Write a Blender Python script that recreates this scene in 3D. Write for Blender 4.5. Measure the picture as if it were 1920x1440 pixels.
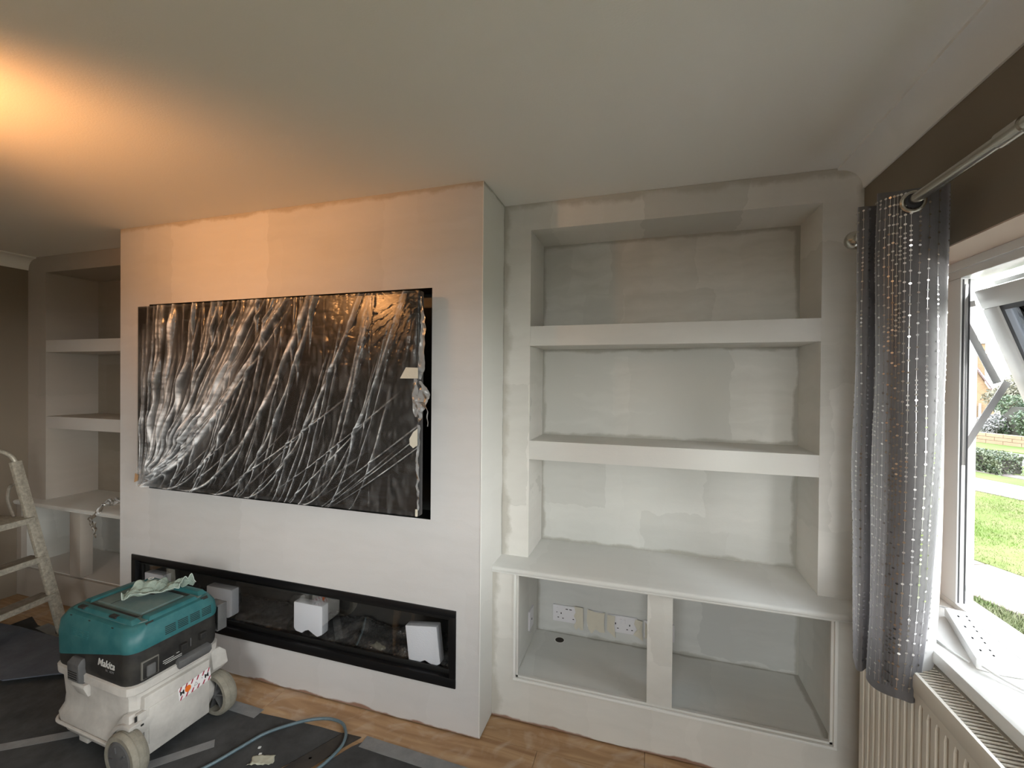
import bpy, bmesh, math, random
import numpy as np
from mathutils import Vector, Matrix, noise
random.seed(7); rng = np.random.default_rng(7)
SC = bpy.context.scene
for o in list(bpy.data.objects): bpy.data.objects.remove(o)
C = SC.collection
PI = math.pi

# ------------------------------------------------------------------ camera
cam_d = bpy.data.cameras.new('camera'); cam = bpy.data.objects.new('camera', cam_d); C.objects.link(cam)
cam_d.sensor_width = 36; cam_d.lens = 36*828.02/1920; cam_d.clip_start = 0.02; cam_d.clip_end = 200
yaw, pit, rol = -0.3004, -0.0078, 0.0088
fw = Vector((math.sin(yaw)*math.cos(pit), math.cos(yaw)*math.cos(pit), math.sin(pit)))
rt = Vector((math.cos(yaw), -math.sin(yaw), 0)); up = rt.cross(fw)
rt2 = math.cos(rol)*rt + math.sin(rol)*up; up2 = -math.sin(rol)*rt + math.cos(rol)*up
M = Matrix((rt2, up2, -fw)).transposed().to_4x4(); M.translation = (0.6797, -1.7656, 1.55)
cam.matrix_world = M
SC.camera = cam

# ------------------------------------------------------------------ world, lights, exposure
W = bpy.data.worlds.new('overcast_sky'); SC.world = W; W.use_nodes = True
wn = W.node_tree; wn.nodes.clear()
bg = wn.nodes.new('ShaderNodeBackground'); wo = wn.nodes.new('ShaderNodeOutputWorld')
tc = wn.nodes.new('ShaderNodeTexCoord'); sp = wn.nodes.new('ShaderNodeSeparateXYZ'); rp = wn.nodes.new('ShaderNodeValToRGB')
rp.color_ramp.elements[0].position = 0.0; rp.color_ramp.elements[0].color = (1, 0.975, 0.93, 1)
rp.color_ramp.elements[1].position = 0.85; rp.color_ramp.elements[1].color = (0.40, 0.45, 0.52, 1)
wn.links.new(tc.outputs['Generated'], sp.inputs[0]); wn.links.new(sp.outputs['Z'], rp.inputs[0])
wn.links.new(rp.outputs[0], bg.inputs[0]); wn.links.new(bg.outputs[0], wo.inputs[0])
bg.inputs[1].default_value = 5.5

def light(name, kind, loc, energy, color, **k):
    d = bpy.data.lights.new(name, kind); d.energy = energy; d.color = color
    for a, b in k.items():
        if a not in ('rot', 'target'): setattr(d, a, b)
    o = bpy.data.objects.new(name, d); C.objects.link(o); o.location = loc
    if 'target' in k:
        o.rotation_euler = (Vector(k['target'])-Vector(loc)).to_track_quat('-Z', 'Y').to_euler()
    return o
# daylight portals (only guide sampling of the sky; they give no light)
for nm, loc, tgt, sx, sy in (('window_portal', (1.78, -1.65, 1.38), (0, -1.65, 1.38), 3.4, 1.2),
                             ('fill_window_portal', (.5, -4.13, 1.45), (.5, 0, 1.45), 1.6, 1.2)):
    p = light(nm, 'AREA', loc, 1, (1, 1, 1), shape='RECTANGLE', size=sx, size_y=sy, target=tgt)
    p.data.cycles.is_portal = True
SC.view_settings.view_transform = 'Standard'; SC.view_settings.look = 'None'
SC.view_settings.gamma = 1; SC.view_settings.use_curve_mapping = False
SC.view_settings.exposure = 1.74
SC.cycles.max_bounces = 12; SC.cycles.diffuse_bounces = 7; SC.cycles.transparent_max_bounces = 16

# ------------------------------------------------------------------ node helpers
def new_mat(name):
    m = bpy.data.materials.new(name); m.use_nodes = True
    nt = m.node_tree; b = nt.nodes['Principled BSDF']
    return m, nt, b
def nd(nt, t, **k):
    n = nt.nodes.new(t)
    for a, b in k.items(): setattr(n, a, b)
    return n
def flat(name, col, rough=0.5, metal=0.0, spec=0.5, bump=0, bscale=60, var=0, vscale=4, col2=None, coat=0):
    m, nt, b = new_mat(name)
    b.inputs['Base Color'].default_value = (*col, 1); b.inputs['Roughness'].default_value = rough
    b.inputs['Metallic'].default_value = metal; b.inputs['Specular IOR Level'].default_value = spec
    b.inputs['Coat Weight'].default_value = coat
    g = nd(nt, 'ShaderNodeNewGeometry')
    if var:
        n = nd(nt, 'ShaderNodeTexNoise'); n.inputs['Scale'].default_value = vscale; n.inputs['Detail'].default_value = 5
        n.inputs['Roughness'].default_value = .65
        nt.links.new(g.outputs['Position'], n.inputs['Vector'])
        r = nd(nt, 'ShaderNodeValToRGB'); c2 = col2 or tuple(min(1, c*1.5+.03) for c in col)
        r.color_ramp.elements[0].position = .5-.25/var*.5; r.color_ramp.elements[1].position = .5+.25/var*.5
        r.color_ramp.elements[0].color = (*col, 1); r.color_ramp.elements[1].color = (*c2, 1)
        nt.links.new(n.outputs[0], r.inputs[0]); nt.links.new(r.outputs[0], b.inputs['Base Color'])
    if bump:
        n = nd(nt, 'ShaderNodeTexNoise'); n.inputs['Scale'].default_value = bscale; n.inputs['Detail'].default_value = 3
        nt.links.new(g.outputs['Position'], n.inputs['Vector'])
        bp = nd(nt, 'ShaderNodeBump'); bp.inputs['Strength'].default_value = bump; bp.inputs['Distance'].default_value = .004
        nt.links.new(n.outputs[0], bp.inputs['Height']); nt.links.new(bp.outputs[0], b.inputs['Normal'])
    return m
def math_n(nt, op, a, b=None, clamp=False):
    n = nd(nt, 'ShaderNodeMath', operation=op, use_clamp=clamp)
    for i, v in enumerate((a, b)):
        if v is None: continue
        if isinstance(v, (int, float)): n.inputs[i].default_value = v
        else: nt.links.new(v, n.inputs[i])
    return n.outputs[0]
def mixc(nt, fac, a, b):
    n = nd(nt, 'ShaderNodeMix', data_type='RGBA')
    for s, v in ((0, fac), (6, a), (7, b)):
        if isinstance(v, tuple): n.inputs[s].default_value = (*v, 1)
        elif isinstance(v, (int, float)): n.inputs[s].default_value = v
        else: nt.links.new(v, n.inputs[s])
    return n.outputs[2]
GREYP = (.50, .505, .48); WHITEP = (.70, .69, .665); PINK = (.56, .48, .42); STROKE = (.36, .345, .31)
def paint(name, base=WHITEP, patch=GREYP, rect=None, plane='xz', amount=.75, scale=2.0, seed=0., edge=.035, floor_pink=False, edge_col=STROKE, top=None):
    """mist-coated plaster: square roller patches, brush strokes, thin cut-in bands at the edges of rect"""
    m, nt, b = new_mat(name)
    b.inputs['Roughness'].default_value = .75; b.inputs['Specular IOR Level'].default_value = .25
    g = nd(nt, 'ShaderNodeNewGeometry'); s = nd(nt, 'ShaderNodeSeparateXYZ'); nt.links.new(g.outputs['Position'], s.inputs[0])
    ax = {'x': s.outputs[0], 'y': s.outputs[1], 'z': s.outputs[2]}
    a1, a2 = ax[plane[0]], ax[plane[1]]
    wn_ = nd(nt, 'ShaderNodeTexNoise'); wn_.inputs['Scale'].default_value = 9; wn_.inputs['Detail'].default_value = 4
    nt.links.new(g.outputs['Position'], wn_.inputs['Vector'])
    wob = math_n(nt, 'MULTIPLY', math_n(nt, 'SUBTRACT', wn_.outputs[0], .5), .10)
    co = nd(nt, 'ShaderNodeCombineXYZ')
    nt.links.new(math_n(nt, 'ADD', math_n(nt, 'ADD', a1, seed), wob), co.inputs[0]); nt.links.new(math_n(nt, 'ADD', a2, wob), co.inputs[1])
    def cells(sc, sd):
        """random value per roller patch: rectangles with staggered rows"""
        x = math_n(nt, 'MULTIPLY', math_n(nt, 'ADD', so_.outputs[0], sd*1.3), sc); z = math_n(nt, 'MULTIPLY', math_n(nt, 'ADD', so_.outputs[1], sd), sc*.72)
        zf = math_n(nt, 'FLOOR', z); xf = math_n(nt, 'FLOOR', math_n(nt, 'ADD', x, math_n(nt, 'MULTIPLY', zf, .37)))
        cc = nd(nt, 'ShaderNodeCombineXYZ'); nt.links.new(xf, cc.inputs[0]); nt.links.new(zf, cc.inputs[1])
        v = nd(nt, 'ShaderNodeTexWhiteNoise', noise_dimensions='2D'); nt.links.new(cc.outputs[0], v.inputs['Vector']); return v.outputs['Value']
    so_ = nd(nt, 'ShaderNodeSeparateXYZ'); nt.links.new(co.outputs[0], so_.inputs[0])
    c1, c2 = cells(scale, seed), cells(scale*2.3, seed+5)
    st = nd(nt, 'ShaderNodeTexNoise'); st.inputs['Scale'].default_value = 1; st.inputs['Detail'].default_value = 5
    mp = nd(nt, 'ShaderNodeMapping'); mp.inputs['Scale'].default_value = (3.5, 22, 1)
    nt.links.new(co.outputs[0], mp.inputs[0]); nt.links.new(mp.outputs[0], st.inputs['Vector'])
    bl = nd(nt, 'ShaderNodeTexNoise'); bl.inputs['Scale'].default_value = 2.3; bl.inputs['Detail'].default_value = 3
    nt.links.new(g.outputs['Position'], bl.inputs['Vector'])
    f = math_n(nt, 'ADD', math_n(nt, 'MULTIPLY', c1, .46), math_n(nt, 'MULTIPLY', c2, .16))
    f = math_n(nt, 'ADD', f, math_n(nt, 'MULTIPLY', st.outputs[0], .45))
    f = math_n(nt, 'ADD', f, math_n(nt, 'MULTIPLY', bl.outputs[0], .45))
    f = math_n(nt, 'MULTIPLY', math_n(nt, 'SUBTRACT', f, .40, True), 2.2*amount, True)
    col = mixc(nt, f, base, patch)
    if rect:
        x0, x1, z0, z1 = rect
        d = math_n(nt, 'MINIMUM', math_n(nt, 'MINIMUM', math_n(nt, 'SUBTRACT', a1, x0), math_n(nt, 'SUBTRACT', x1, a1)),
                   math_n(nt, 'MINIMUM', math_n(nt, 'SUBTRACT', a2, z0), math_n(nt, 'SUBTRACT', z1, a2)))
        n2 = nd(nt, 'ShaderNodeTexNoise'); n2.inputs['Scale'].default_value = 5.5; n2.inputs['Detail'].default_value = 6
        n2.inputs['Roughness'].default_value = .6
        nt.links.new(g.outputs['Position'], n2.inputs['Vector'])
        e = math_n(nt, 'SUBTRACT', math_n(nt, 'MULTIPLY', n2.outputs[0], edge*2.6), math_n(nt, 'ADD', d, edge*.55))
        e = math_n(nt, 'MULTIPLY', e, 1/(edge*.5), True)
        e = math_n(nt, 'MULTIPLY', e, .75)
        col = mixc(nt, e, col, edge_col)
    if floor_pink:
        n3 = nd(nt, 'ShaderNodeTexNoise'); n3.inputs['Scale'].default_value = 4; n3.inputs['Detail'].default_value = 5
        nt.links.new(g.outputs['Position'], n3.inputs['Vector'])
        e = math_n(nt, 'SUBTRACT', math_n(nt, 'MULTIPLY', n3.outputs[0], .075), math_n(nt, 'ADD', s.outputs[2], .022))
        e = math_n(nt, 'MULTIPLY', e, 140, True)
        col = mixc(nt, e, col, (.30, .18, .13))
    nt.links.new(col, b.inputs['Base Color'])
    bp = nd(nt, 'ShaderNodeBump'); bp.inputs['Strength'].default_value = .12; bp.inputs['Distance'].default_value = .003
    n4 = nd(nt, 'ShaderNodeTexNoise'); n4.inputs['Scale'].default_value = 130; n4.inputs['Detail'].default_value = 3
    nt.links.new(g.outputs['Position'], n4.inputs['Vector'])
    nt.links.new(math_n(nt, 'ADD', n4.outputs[0], st.outputs[0]), bp.inputs['Height']); nt.links.new(bp.outputs[0], b.inputs['Normal'])
    return m
def clear_glass(name, tint=(.97, .985, .98), rough=.0, refl=1.0):
    m = bpy.data.materials.new(name); m.use_nodes = True; nt = m.node_tree; nt.nodes.clear()
    o = nd(nt, 'ShaderNodeOutputMaterial'); t = nd(nt, 'ShaderNodeBsdfTransparent'); gl = nd(nt, 'ShaderNodeBsdfGlossy')
    t.inputs[0].default_value = (*tint, 1); gl.inputs['Roughness'].default_value = rough
    fr = nd(nt, 'ShaderNodeFresnel'); fr.inputs[0].default_value = 1.45; mx = nd(nt, 'ShaderNodeMixShader')
    nt.links.new(math_n(nt, 'MULTIPLY', fr.outputs[0], refl, True), mx.inputs[0])
    nt.links.new(t.outputs[0], mx.inputs[1]); nt.links.new(gl.outputs[0], mx.inputs[2]); nt.links.new(mx.outputs[0], o.inputs[0])
    return m
def film(name, milk=.06, rough=.18, refl=1.5, milkcol=(.85, .87, .9)):
    """thin polythene: clear film with gloss and a little milky scatter"""
    m = bpy.data.materials.new(name); m.use_nodes = True; nt = m.node_tree; nt.nodes.clear()
    o = nd(nt, 'ShaderNodeOutputMaterial'); t = nd(nt, 'ShaderNodeBsdfTransparent'); gl = nd(nt, 'ShaderNodeBsdfGlossy')
    df = nd(nt, 'ShaderNodeBsdfDiffuse'); df.inputs[0].default_value = (*milkcol, 1)
    t.inputs[0].default_value = (.96, .96, .96, 1); gl.inputs['Roughness'].default_value = rough
    fr = nd(nt, 'ShaderNodeFresnel'); fr.inputs[0].default_value = 1.5
    m1 = nd(nt, 'ShaderNodeMixShader'); m1.inputs[0].default_value = milk
    nt.links.new(t.outputs[0], m1.inputs[1]); nt.links.new(df.outputs[0], m1.inputs[2])
    m2 = nd(nt, 'ShaderNodeMixShader'); nt.links.new(math_n(nt, 'MULTIPLY', fr.outputs[0], refl, True), m2.inputs[0])
    nt.links.new(m1.outputs[0], m2.inputs[1]); nt.links.new(gl.outputs[0], m2.inputs[2]); nt.links.new(m2.outputs[0], o.inputs[0])
    return m

# ------------------------------------------------------------------ mesh helpers
class MB:
    def __init__(s): s.v = []; s.f = []
    def add(s, vs, fs):
        n = len(s.v); s.v += [tuple(p) for p in vs]; s.f += [tuple(n+i for i in f) for f in fs]; return s
    def box(s, x0, y0, z0, x1, y1, z1):
        if x0 > x1: x0, x1 = x1, x0
        if y0 > y1: y0, y1 = y1, y0
        if z0 > z1: z0, z1 = z1, z0
        return s.add([(x0,y0,z0),(x1,y0,z0),(x1,y1,z0),(x0,y1,z0),(x0,y0,z1),(x1,y0,z1),(x1,y1,z1),(x0,y1,z1)],
              [(0,3,2,1),(4,5,6,7),(0,1,5,4),(1,2,6,5),(2,3,7,6),(3,0,4,7)])
    def obox(s, c, ux, uy, uz):
        """oriented box: centre and three half vectors"""
        c, ux, uy, uz = map(Vector, (c, ux, uy, uz)); vs = []
        for k in (-1, 1):
            for (a, b) in ((-1,-1),(1,-1),(1,1),(-1,1)): vs.append(c+ux*a+uy*b+uz*k)
        return s.add(vs, [(0,3,2,1),(4,5,6,7),(0,1,5,4),(1,2,6,5),(2,3,7,6),(3,0,4,7)])
    def bar(s, p, q, w, h, side=(0, 0, 1)):
        p, q = Vector(p), Vector(q); d = (q-p); L = d.length; d.normalize(); sd = Vector(side)
        a = d.cross(sd).normalized(); b = a.cross(d).normalized()
        return s.obox((p+q)/2, d*L/2, a*w/2, b*h/2)
    def tube(s, pts, r, n=8, cap=True):
        pts = [Vector(p) for p in pts]; rr = r if isinstance(r, (list, tuple)) else [r]*len(pts)
        vs = []; fs = []; ref = None
        for i, p in enumerate(pts):
            t = (pts[min(i+1, len(pts)-1)]-pts[max(i-1, 0)]).normalized()
            if ref is None:
                ref = t.orthogonal().normalized()
            ref = (ref-t*ref.dot(t)).normalized(); b = t.cross(ref)
            for k in range(n):
                a = 2*PI*k/n; vs.append(p+(ref*math.cos(a)+b*math.sin(a))*rr[i])
        for i in range(len(pts)-1):
            for k in range(n):
                fs.append((i*n+k, i*n+(k+1)%n, (i+1)*n+(k+1)%n, (i+1)*n+k))
        if cap: fs.append(tuple(range(n-1, -1, -1))); fs.append(tuple((len(pts)-1)*n+k for k in range(n)))
        return s.add(vs, fs)
    def lathe(s, prof, c=(0,0,0), axis='z', n=24):
        """prof: list of (radius, height)"""
        vs = []; fs = []
        for r, h in prof:
            for k in range(n):
                a = 2*PI*k/n; x, y = r*math.cos(a), r*math.sin(a)
                v = {'z': (x, y, h), 'y': (x, h, y), 'x': (h, x, y)}[axis]; vs.append((v[0]+c[0], v[1]+c[1], v[2]+c[2]))
        for i in range(len(prof)-1):
            for k in range(n): fs.append((i*n+k, i*n+(k+1)%n, (i+1)*n+(k+1)%n, (i+1)*n+k))
        fs.append(tuple(range(n-1, -1, -1))); fs.append(tuple((len(prof)-1)*n+k for k in range(n)))
        return s.add(vs, fs)
    def prism(s, poly, a0, a1, axis='z'):
        """poly 2-D extruded along axis from a0 to a1"""
        def P(p, h): return {'z': (p[0], p[1], h), 'y': (p[0], h, p[1]), 'x': (h, p[0], p[1])}[axis]
        n = len(poly); vs = [P(p, a0) for p in poly]+[P(p, a1) for p in poly]
        fs = [tuple(range(n-1, -1, -1)), tuple(range(n, 2*n))]+[(i, (i+1)%n, n+(i+1)%n, n+i) for i in range(n)]
        return s.add(vs, fs)
    def grid(s, fn, nu, nv, two=False):
        vs = [fn(i/nu, j/nv) for j in range(nv+1) for i in range(nu+1)]
        fs = [(j*(nu+1)+i, j*(nu+1)+i+1, (j+1)*(nu+1)+i+1, (j+1)*(nu+1)+i) for j in range(nv) for i in range(nu)]
        return s.add(vs, fs)
    def loft(s, rings):
        n = len(rings[0]); vs = [p for r in rings for p in r]; fs = []
        for i in range(len(rings)-1):
            for k in range(n): fs.append((i*n+k, i*n+(k+1)%n, (i+1)*n+(k+1)%n, (i+1)*n+k))
        fs.append(tuple(range(n-1, -1, -1))); fs.append(tuple((len(rings)-1)*n+k for k in range(n)))
        return s.add(vs, fs)
    def build(s, name, mat, parent=None, bevel=0, smooth=False, local=False, solid=0, angle=40, fix=True, seg=2):
        me = bpy.data.meshes.new(name); me.from_pydata(s.v, [], s.f); me.update()
        if fix or bevel:
            bm = bmesh.new(); bm.from_mesh(me); bmesh.ops.recalc_face_normals(bm, faces=bm.faces)
            if bevel:
                es = [e for e in bm.edges if len(e.link_faces) == 2 and e.calc_face_angle(0) > .6]
                bmesh.ops.bevel(bm, geom=es, offset=bevel, segments=seg, profile=.6, affect='EDGES', clamp_overlap=True)
            bm.to_mesh(me); bm.free()
        o = bpy.data.objects.new(name, me); C.objects.link(o)
        me.materials.append(mat)
        if smooth or bevel:
            me.polygons.foreach_set('use_smooth', [True]*len(me.polygons))
            try: me.set_sharp_from_angle(angle=math.radians(angle))
            except Exception: pass
        if parent:
            o.parent = parent
            if not local:
                mw = Matrix.LocRotScale(parent.location, parent.rotation_euler, None)
                if parent.parent: mw = Matrix.LocRotScale(parent.parent.location, parent.parent.rotation_euler, None) @ mw
                me.transform(mw.inverted())
        if solid:
            md = o.modifiers.new('thickness', 'SOLIDIFY'); md.thickness = solid
        return o
def thing(name, label, cat, loc=(0,0,0), rot=(0,0,0), group=None):
    o = bpy.data.objects.new(name, None); C.objects.link(o); o.location = loc; o.rotation_euler = rot; o.empty_display_size = .1
    return tag(o, label, cat, group)
def tag(o, label=None, cat=None, group=None, kind=None):
    if label: o['label'] = label
    if cat: o['category'] = cat
    if group: o['group'] = group
    if kind: o['kind'] = kind
    return o
def struct(o): o['kind'] = 'structure'; return o
def rrect(hx, hy, r, z, n=4, cx=0, cy=0):
    out = []
    for (sx, sy, a0) in ((1, 1, 0), (-1, 1, 90), (-1, -1, 180), (1, -1, 270)):
        for k in range(n+1):
            a = math.radians(a0+90*k/n); out.append((cx+sx*(hx-r)+r*math.cos(a), cy+sy*(hy-r)+r*math.sin(a), z))
    return out
FONT = bpy.data.fonts.load('<builtin>') if '<builtin>' in bpy.data.fonts else None
def text(s, size, mat, parent, mw, name='lettering', shear=0., extrude=.0006, bold=0., space=1.):
    cu = bpy.data.curves.new(name, 'FONT'); cu.body = s; cu.size = size; cu.extrude = extrude; cu.shear = shear; cu.offset = bold
    cu.align_x = 'CENTER'; cu.align_y = 'CENTER'; cu.space_character = space; cu.resolution_u = 3
    t = bpy.data.objects.new('t', cu); C.objects.link(t); dg = bpy.context.evaluated_depsgraph_get()
    me = bpy.data.meshes.new_from_object(t.evaluated_get(dg)); bpy.data.objects.remove(t); bpy.data.curves.remove(cu)
    me.transform(mw); me.name = name; me.materials.clear(); me.materials.append(mat)
    o = bpy.data.objects.new(name, me); C.objects.link(o); o.parent = parent
    return o
def frame_mat(origin, xdir, ydir):
    x = Vector(xdir).normalized(); y = Vector(ydir); y = (y-x*y.dot(x)).normalized(); z = x.cross(y)
    m = Matrix((x, y, z)).transposed().to_4x4(); m.translation = origin; return m

# ------------------------------------------------------------------ dimensions (metres)
H = 2.4
XL, XW, YB = -3.6, 1.475, -4.0
CX0 = -2.234                                   # chimney breast spans x CX0..0, front at y 0
YF, YBK, YC, YK, ZC = .2865, .5576, .152, .137, .6985
Z1T, Z1B, Z2T, Z2B, Z3T = 2.271, 1.811, 1.717, 1.262, 1.172
N0, N1 = .1335, 1.3354
YWALL = .60

# ------------------------------------------------------------------ materials
m_ceil = flat('ceiling_emulsion', (.86, .85, .82), .8, spec=.2, bump=.10, bscale=170)
m_chim = paint('chimney_mist_coat', base=(.67, .66, .665), patch=(.56, .55, .545), rect=(CX0-.3, .3, -.5, H), edge=.035, amount=.55, scale=1.5, floor_pink=True, edge_col=(.40, .345, .28))
m_chim_side = paint('chimney_side_mist_coat', base=(.76, .76, .735), patch=(.66, .66, .63), rect=(-.04, YF, -.5, H), plane='yz', edge=.02, amount=.35, scale=2.5)
m_alc = paint('alcove_mist_coat', rect=(0, 1.50, -.5, 2.40), base=(.76, .745, .71), patch=(.62, .61, .575), edge=.05, amount=.7, scale=2.4, seed=3.1, floor_pink=True, edge_col=(.46, .44, .39))
m_shelf = paint('shelf_mist_coat', base=(.71, .70, .67), patch=(.62, .61, .585), amount=.4, scale=1.2, seed=1.3)
m_side = paint('reveal_mist_coat', base=(.74, .74, .71), patch=(.60, .605, .575), plane='yz', amount=.5, scale=3, seed=8)
m_top = paint('worktop_mist_coat', base=(.71, .71, .69), patch=(.62, .62, .60), plane='xy', amount=.45, scale=2, seed=4)
m_in = paint('cupboard_mist_coat', base=(.72, .72, .695), patch=(.60, .605, .585), plane='xy', rect=(.1, 1.34, .10, YBK), edge=.02, amount=.6, scale=2.5, seed=6)
def backm(nm, z0, z1, seed, b=(.74, .73, .69), p=(.54, .54, .505), am=1.0, x0=N0, x1=N1): return paint(nm, base=b, patch=p, rect=(x0, x1, z0, z1), edge=.026, amount=am, scale=2.1, seed=seed, edge_col=(.36, .35, .31))
m_trimw = flat('white_gloss_trim', (.82, .82, .80), .35, spec=.5)
m_cove = flat('cove_emulsion', (.86, .85, .83), .7, spec=.25, bump=.05, bscale=120)
m_brown = flat('brown_wall_paint', (.24, .20, .155), .75, spec=.2, bump=.08, bscale=160)
m_soffit = flat('soffit_cream_paint', (.62, .50, .42), .7, spec=.2, bump=.05)
m_upvc = flat('white_upvc', (.80, .81, .81), .22, spec=.5)
m_sill = flat('white_sill_paint', (.80, .80, .78), .3, spec=.5, var=.8, vscale=5, col2=(.72, .71, .68))
m_gasket = flat('dark_rubber_gasket', (.03, .03, .035), .6)
m_steel = flat('brushed_steel', (.55, .55, .56), .3, metal=1)
m_chrome = flat('brushed_nickel_pole', (.52, .50, .45), .24, metal=1)
m_black = flat('satin_black_metal', (.006, .006, .007), .35, spec=.4)
m_recess = flat('dark_green_black_paint', (.010, .012, .011), .45, spec=.4)
m_glass = clear_glass('window_glass')
m_foam = flat('white_packing_foam', (.80, .82, .88), .8, spec=.2, bump=.3, bscale=250)
m_tape = flat('cream_masking_tape', (.62, .585, .50), .8, spec=.2, bump=.25, bscale=120)

# ------------------------------------------------------------------ floor: subfloor and laminate planks
def floor_mat():
    m, nt, b = new_mat('oak_laminate'); b.inputs['Roughness'].default_value = .38; b.inputs['Specular IOR Level'].default_value = .4
    g = nd(nt, 'ShaderNodeNewGeometry'); oi = nd(nt, 'ShaderNodeObjectInfo')
    mp = nd(nt, 'ShaderNodeMapping'); mp.inputs['Scale'].default_value = (1.6, 14, 1)
    cb = nd(nt, 'ShaderNodeCombineXYZ'); nt.links.new(math_n(nt, 'MULTIPLY', oi.outputs['Random'], 20), cb.inputs[0]); nt.links.new(math_n(nt, 'MULTIPLY', oi.outputs['Random'], 7), cb.inputs[2])
    va = nd(nt, 'ShaderNodeVectorMath', operation='ADD'); nt.links.new(g.outputs['Position'], va.inputs[0]); nt.links.new(cb.outputs[0], va.inputs[1])
    nt.links.new(va.outputs[0], mp.inputs[0])
    w = nd(nt, 'ShaderNodeTexNoise'); w.inputs['Scale'].default_value = 1.2; w.inputs['Detail'].default_value = 7; w.inputs['Distortion'].default_value = 1.6
    nt.links.new(mp.outputs[0], w.inputs['Vector'])
    r = nd(nt, 'ShaderNodeValToRGB'); e = r.color_ramp.elements
    e[0].position = .30; e[0].color = (.31, .17, .08, 1); e[1].position = .68; e[1].color = (.54, .36, .20, 1)
    nt.links.new(w.outputs[0], r.inputs[0])
    c = mixc(nt, math_n(nt, 'MULTIPLY', oi.outputs['Random'], .35), r.outputs[0], (.42, .26, .14))
    d = nd(nt, 'ShaderNodeTexNoise'); d.inputs['Scale'].default_value = 5; d.inputs['Detail'].default_value = 8; d.inputs['Distortion'].default_value = 2.5
    nt.links.new(g.outputs['Position'], d.inputs['Vector'])
    f = math_n(nt, 'MULTIPLY', math_n(nt, 'SUBTRACT', d.outputs[0], .5, True), 2.4, True)
    nt.links.new(mixc(nt, f, c, (.62, .52, .42)), b.inputs['Base Color'])
    return m
m_floor = floor_mat()
fl = struct(MB().box(XL-.1, YB-.1, -.12, XW+.1, .7, -.012).build('floor', flat('floor_underlay', (.05, .035, .02), .9)))
PW = .192
pm = {}
def plank_mesh(L):
    k = round(L, 3)
    if k not in pm:
        o = MB().box(0, 0, -.010, L-.0012, PW-.0012, 0).build('plank', m_floor, bevel=.0008, seg=1); pm[k] = o.data; bpy.data.objects.remove(o)
    return pm[k]
y = .60-PW; row = 0
while y > YB-.2:
    x = XL-(row*.43 % 1.285) if row else XL
    while x < XW:
        x0 = max(x, XL); x1 = min(x+1.285, XW)
        if x1-x0 > .03:
            o = bpy.data.objects.new('plank', plank_mesh(x1-x0)); C.objects.link(o); o.location = (x0, y, 0); o.parent = fl
        x += 1.285
    y -= PW; row += 1

# ------------------------------------------------------------------ room shell
struct(MB().box(XL-.2, YB-.2, H, XW+.45, .8, H+.12).build('ceiling', m_ceil))
struct(MB().box(XL-.2, YB-.2, -.05, XL, .8, H).build('wall_left', m_brown))
struct(MB().box(XL, YWALL, -.05, XW+.2, .8, H).build('wall_back', m_side))
WZ0, WZ1, WY0, WY1 = .825, 1.936, .035, -3.30              # window opening in the right wall
wr = struct(MB().box(XW, WY0, -.3, XW+.2, .8, H).box(XW, YB-.2, -.3, XW+.2, WY1, H)
            .box(XW, WY1, WZ1, XW+.2, WY0, H).box(XW, WY1, -.3, XW+.2, WY0, WZ0).build('wall_right', m_brown))
MB().box(XW-.0005, WY1, WZ1-.004, XW+.13, WY0, WZ1).box(XW-.0005, WY0-.004, WZ0, XW+.13, WY0, WZ1).box(XW-.0005, WY1, WZ0, XW+.13, WY1+.004, WZ1).build('reveal_lining', m_soffit, wr)
# front wall behind the viewpoint with an unseen window added for extra daylight
RX0, RX1, RZ0, RZ1 = -.3, 1.3, .85, 2.05
struct(MB().box(XL, YB-.2, -.05, RX0, YB, H).box(RX1, YB-.2, -.05, XW, YB, H).box(RX0, YB-.2, RZ1, RX1, YB, H).box(RX0, YB-.2, -.05, RX1, YB, RZ0).build('wall_front', m_cove))
w2 = struct(MB().box(RX0, YB-.12, RZ0, RX1, YB-.05, RZ0+.07).box(RX0, YB-.12, RZ1-.07, RX1, YB-.05, RZ1).box(RX0, YB-.12, RZ0, RX0+.07, YB-.05, RZ1)
            .box(RX1-.07, YB-.12, RZ0, RX1, YB-.05, RZ1).box(.46, YB-.12, RZ0, .54, YB-.05, RZ1).build('fill_window', m_upvc, bevel=.004))
MB().box(RX0+.06, YB-.09, RZ0+.06, .47, YB-.086, RZ1-.06).build('pane', m_glass, w2)
MB().box(.53, YB-.09, RZ0+.06, RX1-.06, YB-.086, RZ1-.06).build('pane', m_glass, w2)
# coving: concave profile
def cove(name, xw, sgn, y0, y1):
    d, h = .085, .085; poly = [(xw, H), (xw-sgn*(d+.007), H), (xw-sgn*(d+.007), H-.010), (xw-sgn*d, H-.010)]
    for k in range(1, 10):
        a = PI/2*k/10; poly.append((xw-sgn*d+sgn*(d-.008)*math.sin(a), H-.010-(h-.015)*(1-math.cos(a))))
    poly += [(xw-sgn*.007, H-h+.004), (xw-sgn*.007, H-h-.003), (xw, H-h-.003)]
    return struct(MB().prism(poly, y0, y1, 'y').build(name, m_cove, smooth=True, angle=30))
cove('trim_1', XW, 1, YF, YB); cove('trim_2', XL, -1, .245, YB)

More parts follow.
